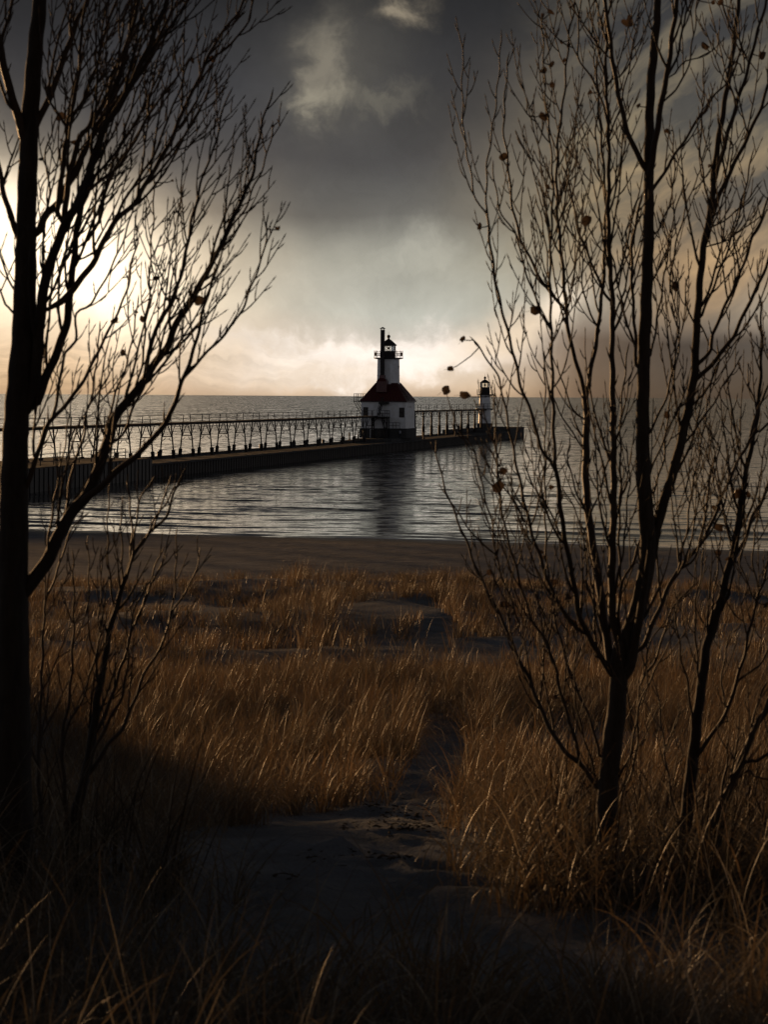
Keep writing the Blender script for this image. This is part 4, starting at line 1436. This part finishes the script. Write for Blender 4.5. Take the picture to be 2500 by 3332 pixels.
# ---- left tree
tl = Tree('bare_tree', 'tall bare tree with a thick near-black trunk at the left edge', 'bare cottonwoods framing the view', 7.4, 21, (55, 2850), bark='barkd', rtip=0.0022, dens=1.35, up=0.32)
tl.limb('H 100,1650 85,1100 82,300 B 82,2100 88,1300 96,800 114,400 A 152,2212 168,1700 175,1300 190,900 208,600 232,300 262,0', 142, 72, 'trunk', twigs=0.0, dtip=0.0, sides=26, ext=True)
LT = [
    ('B 170,1620 300,1450 380,1280 470,1120 550,1030 620,900 660,780 720,620 735,530 830,400 930,280 1000,160 1090,50 A 1130,2140 1250,1950 1330,1800 1420,1640 1490,1480 1560,1330 1640,1150 M 20,930 60,760 112,610', 52, 5),
    ('B 930,280 960,150 990,0 A 1050,2080 1130,1930 1180,1780 1215,1620 1245,1450 1290,1270 1330,1120 1400,950 1430,800 1475,640 1500,600', 17, 5),
    ('B 545,1040 640,970 720,890 790,830 880,760 960,680 1030,600 1080,540 1130,430 1190,260 1240,130 1280,0 A 1300,2120 1330,1990 1370,1870 1410,1740 1460,1600', 26, 6),
    ('B 1190,260 1300,130 1430,0 A 1500,2130 1590,1990 1640,1850 M 40,1700 70,1560 82,1420', 11, 5),
    ('B 170,960 240,760 290,600 345,510 440,410 520,300 600,160 660,30 A 720,2130 790,1980 830,1880 860,1700 900,1560', 20, 5),
    ('B 345,505 380,330 400,190 430,80 490,10 A 500,2040 590,1980 700,1790 780,1620 850,1420 870,1310', 12, 5),
    ('B 240,400 300,240 360,110 400,0 A 440,2080 450,1950 480,1700 500,1500 540,1300 590,1150 640,950 700,720 760,560 830,380', 36, 9),
    ('B 190,420 230,250 A 250,2200 290,1850 350,1650 430,1450 500,1330 560,1180 620,1000 680,830 740,740 830,600 890,470 960,330 1010,200 1060,70 1090,0', 46, 17),
    ('A 400,1965 480,1880 540,1800 620,1690 690,1540 760,1430 870,1330 960,1180 1050,1030 1130,880 1200,700 1260,590 1330,430 1420,250 1500,150 1590,0', 24, 8),
    ('A 1340,420 1400,370 1500,290 1600,170 1650,0', 9, 5),
    ('A 740,1440 850,1240 960,1080 1040,930 1080,800 1150,640 1230,400 1300,250', 11, 5),
    ('A 555,1255 680,1160 780,1070 860,950 930,820 1000,700 1060,620 1150,500 1240,390', 13, 5),
    ('A 370,1380 395,1200 420,1000 435,900 450,830 480,750 540,660 600,500 640,400 690,180 760,0', 20, 8),
    ('A 445,840 330,670 280,520', 9, 6),
    ('A 230,830 290,700 340,600 390,450 450,290 510,120 570,0', 26, 17),
    ('A 420,1420 450,1150 520,900 560,850 640,740 690,640 760,430 830,280 880,100 900,0', 22, 14),
    ('A 450,1190 500,1080 570,940 640,800 720,700 820,600 900,500 1000,330 1100,100 1130,0', 16, 8),
    ('A 450,760 490,620 520,400 530,200 560,0', 14, 9),
    ('A 160,900 75,620 40,500 10,350 -20,200 -40,0', 34, 24),
    ('A 5,300 40,160 85,0', 14, 8),
    ('A 140,1600 75,1420 30,1280 -5,1100 -30,900', 24, 14),
    ('A 130,1950 80,1860 40,1780 0,1650', 9, 5),
    ('A 120,2080 60,2000 0,1900', 9, 5),
    ('A 255,1500 300,1400 380,1320 440,1210 500,1110 560,960 620,850 680,740 740,590 790,440 830,280 860,100 890,0', 28, 12),
    ('A 575,1560 640,1450 690,1250 720,1150 790,1030 870,920 940,800 980,640 1000,500 1040,350 1080,200', 12, 5),
    ('B 860,420 900,250 935,100 A 945,2100 970,1950 980,1650 1000,1400 1000,1150', 9, 4.5),
    ('B 640,820 700,700 800,620 850,480 900,380 960,250 1010,150 1060,0 A 1080,2120 1130,1950', 10, 6),
    ('B 600,900 640,760 700,560 740,380 800,230 840,100 860,0 A 880,2100 900,1950', 10, 5),
    ('A 280,1420 330,1240 A 300,1120 300,980 330,880 370,760', 8, 4.5),
    ('B 410,1240 440,1050 470,850 540,650 560,500 600,350 620,200 640,60 A 650,2120', 12, 5),
    ('B 300,1460 330,1200 380,900 420,700 450,500', 10, 4),
    ('A 260,1280 290,1180 350,1100', 6, 4),
    ('A 700,1180 740,1060 800,900 870,650 950,450 1010,330 1050,150 1090,60', 9, 5),
    ('A 640,850 740,700 860,520 950,380 1010,280 1060,200 1130,60 1160,0', 14, 7),
    ('A 690,760 720,560 770,420 790,250 820,80 840,0', 11, 7),
    ('B 250,380 300,250 320,120', 7, 4),
    ('A 1130,1950 1190,1760 1230,1560 1270,1400 1310,1260 1380,1150', 9, 4.5),
    ('A 1330,1820 1420,1640 1500,1490 1590,1370 1660,1200 M 40,1120 80,1000 110,870 115,820', 9, 4.5),
    ('A 1560,1330 1600,1180 1640,1000 M 0,900', 7, 4),
]
for i, (sp, w0, w1) in enumerate(LT):
    tl.limb(sp, w0, w1, twigs=1.0 if w1 < 12 else 0.6, start=0.15)
for L in (('A', 400, 760, 80), ('A', 480, 935, 55), ('A', 1380, 385, 62), ('A', 1255, 400, 45), ('A', 155, 1560, 62), ('A', 290, 1635, 36), ('A', 1020, 1810, 58), ('A', 1290, 1955, 80),
          ('A', 750, 2100, 64), ('A', 885, 2035, 40), ('A', 930, 2075, 60), ('A', 1155, 1940, 44), ('A', 400, 912, 26), ('M', 157, 790, 36), ('M', 116, 820, 32), ('M', 150, 1495, 50),
          ('A', 580, 205, 34), ('B', 800, 90, 50), ('A', 1120, 1180, 30), ('A', 270, 1040, 40)):
    tl.leaf(*L)

# ---- left thicket
ts = Tree('bare_sapling', 'thin bare many-stemmed sapling leaning right beside the black trunk', 'bare saplings on the dune', 7.9, 5, (170, 2860), bark='barkd', rtip=0.0022, dens=1.2, up=0.22)
TS = [
    ('H 340,1500 440,1250 540,900 600,600 640,300 690,60 B 700,1950 740,1800 800,1600 850,1450 900,1350 980,1250 1080,1150 1150,950 1200,850', 46, 5),
    ('B 850,1450 860,1250 850,1100 830,950', 10, 4.5),
    ('B 830,1550 870,1350 890,1150 930,1000 1000,900', 10, 4.5),
    ('H 600,600 700,400 780,150 B 810,2080 840,1950 900,1800 960,1650 1000,1500 1060,1370', 16, 4.5),
    ('H 600,800 700,640 800,520 880,330 960,130 1050,0 B 1090,1860 1130,1760 1200,1650 1270,1520 1300,1380', 16, 4.5),
    ('H 540,900 600,700 720,460 800,300 830,100 B 840,1950 880,1750 950,1600', 14, 5),
    ('H 440,1250 420,900 400,620 440,400 465,200 470,60 B 480,1850 480,1650 475,1400', 16, 5),
    ('H 400,720 440,500 520,380 580,200 620,60 B 650,1950 690,1800', 10, 5),
    ('B 735,1690 710,1500 700,1300 705,1100 710,960', 8, 4),
    ('B 800,1600 795,1400 790,1200 800,1050', 8, 4),
    ('B 1100,1830 1130,1700 1145,1500 1150,1250', 7, 4),
    ('H 300,1400 260,1000 250,700 270,250 B 280,1950 300,1700 370,1520 430,1320 490,1200 560,1140', 18, 5),
    ('H 250,700 300,400 320,250 310,100', 8, 5),
    ('B 1000,1240 1040,1100 1080,1000 1110,900', 7, 4),
    ('B 930,1330 1000,1180 1080,1060 1140,960 1220,930', 8, 4),
    ('B 900,1800 1000,1560 1060,1430 1100,1330', 8, 4),
    ('B 850,1750 910,1640 990,1560', 7, 4),
    ('B 560,1800 580,1600 570,1300', 6, 4), ('B 300,1690 290,1500 320,1250', 6, 4),
    ('B 640,1850 660,1600 660,1400', 6, 4),
]
for sp, w0, w1 in TS:
    ts.limb(sp, w0, w1, twigs=0.9, start=0.3, tlen=0.75, sides=7)

# ---- right tree
tr = Tree('bare_tree', 'grey-barked bare tree fanning out into many stems right of the lighthouses', 'bare cottonwoods framing the view', 8.1, 33, (1975, 2850), rtip=0.0022, dens=1.12)
tr.limb('G 600,1560 610,1200 620,900 650,600 680,350 700,50 F 745,1960 800,1800 850,1600 880,1400 872,1200 855,1000 845,600 850,200 855,0 D 862,2100 880,1600 885,1250 885,1050 895,600 930,200 945,0', 76, 36, 'trunk', twigs=0.0, dtip=0.0, sides=26)
RT = [
    ('F 830,1700 900,1400 940,1200 1000,1000 1060,800 1120,550 1160,350 1185,180 1190,0 D 1195,2150 1220,1800 1250,1550 1290,1350 1310,1100 1340,900 1390,600 1430,350 1460,100 1470,0', 40, 17),
    ('F 760,2130 815,1850 850,1650 880,1450 885,1250', 44, 12),
    ('D 1305,1360 1400,1150 1500,950 1580,780 1660,560', 16, 11),
    ('D 1320,1150 1390,900 1450,700 1530,450 1580,250 1650,0', 16, 10),
    ('F 1195,260 1320,130 1420,0 D 1430,2200 1530,1990 1660,1700', 16, 12),
    ('F 1195,170 1290,60 D 1300,2180 1400,1950 1480,1780 1560,1550 1660,1300', 13, 9),
    ('D 915,1230 1000,1100 1060,1000 1180,820 1300,640 1390,540 1440,400', 12, 5),
    ('D 870,1110 830,1040 760,900 700,680 650,400 620,150 595,0', 20, 14),
    ('D 890,1130 930,900 970,650 1010,450 1040,200 1070,0', 24, 17),
    ('F 700,2000 650,1800 645,1500 655,1100 655,700 650,350 645,0 D 650,2000 630,1700 620,1400 625,1100 620,800 605,500 610,200 600,0', 28, 11),
    ('F 640,2120 590,1800 550,1500 500,1200 475,900 480,500 470,350', 30, 22),
    ('F 470,350 440,250 400,100 370,0 D 350,2050 320,1700 290,1400 285,1100 300,850 330,650 350,400 370,200 405,0', 15, 6),
    ('F 480,350 520,130 545,0 D 560,2080 590,1800 600,1500 605,1300 590,1100 570,850 550,600 545,400', 15, 6),
    ('F 630,2160 580,2080 480,1900 430,1780 390,1550 340,1300 310,1100 290,900 270,800', 20, 14),
    ('F 275,820 180,700 130,500 60,330 0,80 C 610,2100 560,1900 520,1650 490,1400', 11, 8),
    ('C 490,1400 420,1300 380,1100 340,850 330,500 345,250', 6, 4),
    ('C 490,1400 490,1100 540,750 570,450 585,230', 7, 4),
    ('F 275,800 265,600 260,350 250,0 D 250,2150 240,1800 250,1500 260,1200 240,900 210,600 190,130', 12, 4.5),
    ('F 420,1880 E 1010,1800 900,1600 850,1450 790,1280 740,1080 690,850 640,600 580,300 540,200 460,80 400,0', 15, 5),
    ('G 540,900 430,750 340,680 260,560 180,400 110,220 30,60 E 660,1990 590,1820 500,1650 420,1480 360,1320 290,1150 220,970 170,780 160,680', 18, 4.5),
    ('G 440,750 390,550 320,330 280,150 240,20 E 890,1980 800,1850 740,1700 680,1480 620,1270 580,1050 555,800 545,600 540,320', 12, 4.5),
    ('E 700,1850 660,1720 610,1600 550,1400 520,1180 470,1000 430,800 370,650 330,620', 8, 4.5),
    ('E 550,1395 430,1300 340,1180 260,1060 220,1000', 6, 4),
    ('E 740,1180 660,1040 570,900 540,760 480,680', 7, 4),
    ('G 560,700 520,520 440,330 380,180 330,30 E 970,1950 930,1800 900,1600 880,1450 872,1200 870,900 870,500 865,100', 10, 4.5),
    ('F 690,1900 690,1700 720,1560 780,1450 830,1300 880,1130 980,1010 1080,850', 12, 5),
    ('F 700,1540 690,1300 700,900 700,500 720,300 750,50', 9, 5),
    ('F 540,2060 530,1700 520,1500 480,1300 400,1100 330,980', 9, 4),
    ('F 850,1990 940,1780 1060,1520 1220,1330 1290,1200 1370,1000 1460,800 1540,650 1590,450 1650,330', 17, 9),
    ('F 1540,650 1600,590 1660,540', 9, 8),
    ('F 1070,1510 1130,1250 1160,1000 1200,800 1240,600 1270,400 1330,200', 8, 4),
    ('F 910,1000 980,780 1000,560 1040,300 1080,0 D 1040,1900 1020,1500', 7, 4),
    ('F 800,160 800,40 D 790,2100 775,1850 775,1600 800,1450 835,1300', 12, 8),
    ('F 800,60 D 740,2100 690,1880 650,1680', 7, 5),
    ('D 680,1860 740,1680 790,1500 835,1380', 6, 4),
    ('D 640,1960 580,1880 500,1680 440,1550 400,1380 380,1250 330,1100', 10, 6),
    ('D 345,2040 C 990,2000 880,1880 790,1720 720,1580 680,1450 650,1300 635,1130 620,1000 600,850 610,600 630,370', 11, 4.5),
    ('C 915,2170 850,2050 780,1870 720,1700 690,1550 590,1400 550,1250 530,1080', 8, 4.5),
    ('D 620,800 540,560 430,380 430,150 440,0', 8, 5),
    ('D 600,350 470,180 410,30', 7, 5),
    ('D 605,560 560,300 560,30', 6, 4),
    ('D 640,520 700,500 760,400 800,200 830,30', 6, 4),
    ('D 640,1260 700,1100 730,950 720,800', 6, 4),
    ('D 950,1500 990,1400 1040,1250 1050,1050 1040,850', 7, 4),
    ('F 900,100 D 960,1950 1000,1700 1030,1480 1080,1300 1110,1180', 8, 4),
    ('D 1020,1900 1040,1700 1090,1480 1150,1280 1220,1110', 7, 4),
    ('D 1270,1300 1230,1090 1220,900 1240,650 1240,400', 7, 4),
    ('D 1480,420 1510,480 1470,200 1450,60', 6, 4),
    ('D 1290,1480 1400,1420 1500,1330 1600,1200', 6, 4),
    ('D 1285,1600 1400,1560 1500,1490 1620,1400', 6, 4),
    ('D 1230,2050 1300,1880 1370,1700 1440,1500 1500,1280 1560,1000', 9, 5),
    ('D 1200,2080 F 1280,30 1340,120 1290,300 1270,420', 6, 4),
    ('F 650,700 700,560 730,400 770,230', 6, 4),
    ('F 470,520 410,480 340,330 290,160', 7, 4),
    ('F 455,700 370,580 290,440 240,330', 6, 4),
    ('F 500,1150 560,1000 620,760 610,500', 7, 4),
    ('F 640,1700 620,1400 600,1100 560,900 520,750', 7, 4),
    ('D 1175,820 1230,700 1200,600', 5, 4),
    ('D 1060,480 1120,400 1200,380 1280,340', 6, 4),
    ('D 1010,500 1080,330 1120,100 1170,0', 9, 5),
    ('D 1000,640 1080,560 1140,430 1180,200 1200,0', 7, 4),
]
RT += [
    ('D 600,1300 560,1100 540,850 560,640 530,420 545,250', 7, 4),
    ('D 620,900 680,760 720,600 760,420 790,250', 7, 4),
    ('D 240,1500 200,1300 170,1180', 6, 4),
    ('D 285,1500 340,1300 360,1150 350,1000 395,860', 7, 4),
    ('D 245,1900 200,1500 150,1300', 6, 4),
    ('D 320,1900 390,1750 410,1600 400,1480', 6, 4),
    ('D 650,2100 720,1900 760,1700 740,1500 800,1320', 8, 4),
    ('D 560,2150 470,1950 450,1750 460,1600', 8, 4),
    ('D 870,1900 940,1760 1010,1600 990,1440 960,1370', 8, 4),
    ('F 890,600 980,420 1030,250 1060,60 D 1080,2100 1060,1800', 9, 4),
    ('F 880,900 960,700 1040,520 1110,380 1140,260', 8, 4),
    ('F 1100,700 1200,560 1300,420 1380,280 1480,120', 9, 4),
    ('F 1170,420 1260,330 1320,180 1400,60 D 1410,2050', 8, 4),
    ('D 1180,2100 1120,1950 1140,1800', 7, 4),
    ('D 1250,1600 1330,1400 1380,1250', 7, 4),
    ('D 1400,1950 1450,1800 1430,1640 1460,1560', 7, 4),
    ('D 1530,1990 1600,1850 1590,1720', 7, 4),
    ('D 1480,1780 1440,1560 1500,1400 1510,1250', 7, 4),
    ('D 1380,1250 1430,1000 1410,900', 7, 4),
    ('F 480,1150 400,950 360,780 370,650', 8, 4),
    ('F 620,1900 660,1650 720,1350 740,1100 760,900 740,700', 10, 4),
    ('F 570,1950 520,1720 480,1560 470,1350 430,1200', 9, 4),
    ('F 330,1300 240,1120 180,950 170,780', 8, 4),
    ('F 640,1250 700,1050 720,850', 7, 4),
    ('F 1080,1500 1180,1420 1240,1200 1250,1000 1300,800', 8, 4),
    ('F 1220,1330 1330,1180 1400,960 1390,800', 8, 4),
    ('G 640,950 760,700 800,500 840,330 F 1050,1900', 9, 4),
    ('G 560,900 480,640 420,420 400,200 F 420,1900', 9, 4),
]
for i, (sp, w0, w1) in enumerate(RT):
    tr.limb(sp, w0, w1, twigs=1.0 if w1 < 12 else 0.55, start=0.14)
for L in (('C', 860, 470, 62), ('C', 910, 425, 50), ('C', 853, 100, 40), ('C', 900, 90, 58), ('C', 970, 275, 36), ('C', 1020, 300, 44), ('C', 1000, 400, 48), ('C', 915, 550, 52),
          ('C', 850, 760, 74), ('C', 780, 760, 28), ('C', 600, 1020, 72), ('C', 443, 1480, 56), ('C', 885, 1220, 36), ('C', 1135, 1440, 92), ('C', 1165, 610, 46), ('C', 1410, 155, 110),
          ('C', 1475, 690, 44), ('C', 800, 2020, 80), ('C', 330, 2210, 56), ('D', 1255, 300, 76), ('D', 1620, 370, 80), ('D', 1350, 20, 50), ('D', 1052, 1850, 80), ('D', 1000, 850, 50),
          ('D', 1280, 1080, 36), ('E', 250, 190, 54), ('E', 220, 325, 78), ('E', 340, 360, 80), ('E', 600, 855, 72), ('E', 560, 955, 86), ('E', 840, 1385, 40), ('E', 866, 1410, 34),
          ('E', 920, 1570, 66), ('E', 610, 1730, 78), ('E', 1045, 1840, 74), ('E', 1020, 1680, 50), ('E', 505, 1510, 50), ('F', 1000, 490, 56), ('F', 1055, 480, 40), ('F', 250, 960, 44),
          ('G', 360, 340, 62), ('G', 270, 320, 56), ('C', 1085, 1500, 40), ('D', 1300, 20, 36), ('G', 640, 1170, 50)):
    tr.leaf(*L)

# ---- second right tree
t2 = Tree('bare_sapling', 'slim dark bare tree rising from the grass near the right edge', 'bare saplings on the dune', 8.4, 44, (2205, 2840), bark='barkd', rtip=0.0022, dens=1.35)
t2.limb('G 1080,1500 1110,1300 1150,900 1180,650 1200,450 1240,150 F 1260,2000 1310,1850 1350,1700 1400,1500 1440,1350 1470,1150 1500,950 1550,700 1590,500 1610,250 1620,0 D 1610,1950', 50, 6, 'trunk', twigs=0.8, dtip=0.2, start=0.4, sides=10)
for sp, w0, w1 in [
    ('G 1200,700 1300,560 1400,400 1450,230 1500,80 F 1530,1930 1600,1650 1650,1500', 16, 7),
    ('F 1400,1480 1500,1320 1560,1150 1660,950', 15, 11),
    ('G 1170,520 1140,250 1090,50 F 1080,1950 1050,1750', 9, 5),
    ('G 1220,300 F 1190,1950 1190,1700 1230,1500 1240,1300', 9, 4),
    ('F 1270,1980 1300,1700 1330,1500 1350,1300', 8, 4),
    ('F 1440,1340 1400,1200 1300,900 1310,760', 6, 4),
    ('G 1470,210 1560,150 1660,20', 9, 5),
    ('G 1400,480 1360,250 1380,50 F 1420,1900', 8, 4),
    ('F 1560,1660 1480,1450 1520,1300', 6, 4),
    ('F 1600,1650 1560,1400 1600,1100 1620,850', 7, 4),
    ('F 1500,950 1440,750 1420,480', 6, 4),
    ('F 1590,450 1540,300 1530,200', 6, 4),
    ('G 1110,1250 1040,1000 990,700 930,250 860,180', 9, 4),
    ('G 985,680 1060,480 1100,420', 5, 4),
    ('G 850,200 940,50 F 1000,1850 1070,1700 1200,1580', 9, 4),
    ('G 700,1000 800,700 820,300 850,200 F 900,1950 980,1850', 9, 4),
]:
    t2.limb(sp, w0, w1, twigs=0.9, start=0.2, tlen=0.9)
for L in (('F', 1450, 990, 76), ('F', 1320, 1090, 72), ('F', 1340, 1215, 84), ('F', 1525, 1020, 50), ('F', 1330, 1390, 50), ('F', 1400, 1430, 44), ('G', 920, 540, 60), ('G', 1250, 790, 60), ('F', 1650, 1720, 50), ('D', 1605, 2150, 40)):
    t2.leaf(*L)
t3 = Tree('bare_sapling', 'dark bare sapling leaning out of the frame at the bottom right', 'bare saplings on the dune', 8.0, 45, (2265, 2860), bark='barkd', rtip=0.0022, dens=1.2)
t3.limb('G 1190,1520 1230,1350 1300,1150 1420,900 1510,680 1600,480 1680,330', 34, 24, 'trunk', twigs=0.5, dtip=0.1, start=0.3, sides=10)
for sp, w0, w1 in [('G 1500,750 1560,735 1660,690', 12, 8), ('G 1550,600 1580,400 1640,250', 9, 6), ('G 1420,900 1530,800 1660,860', 8, 5), ('G 1340,1050 1390,760 1400,600', 12, 5)]:
    t3.limb(sp, w0, w1, twigs=0.8, start=0.2)
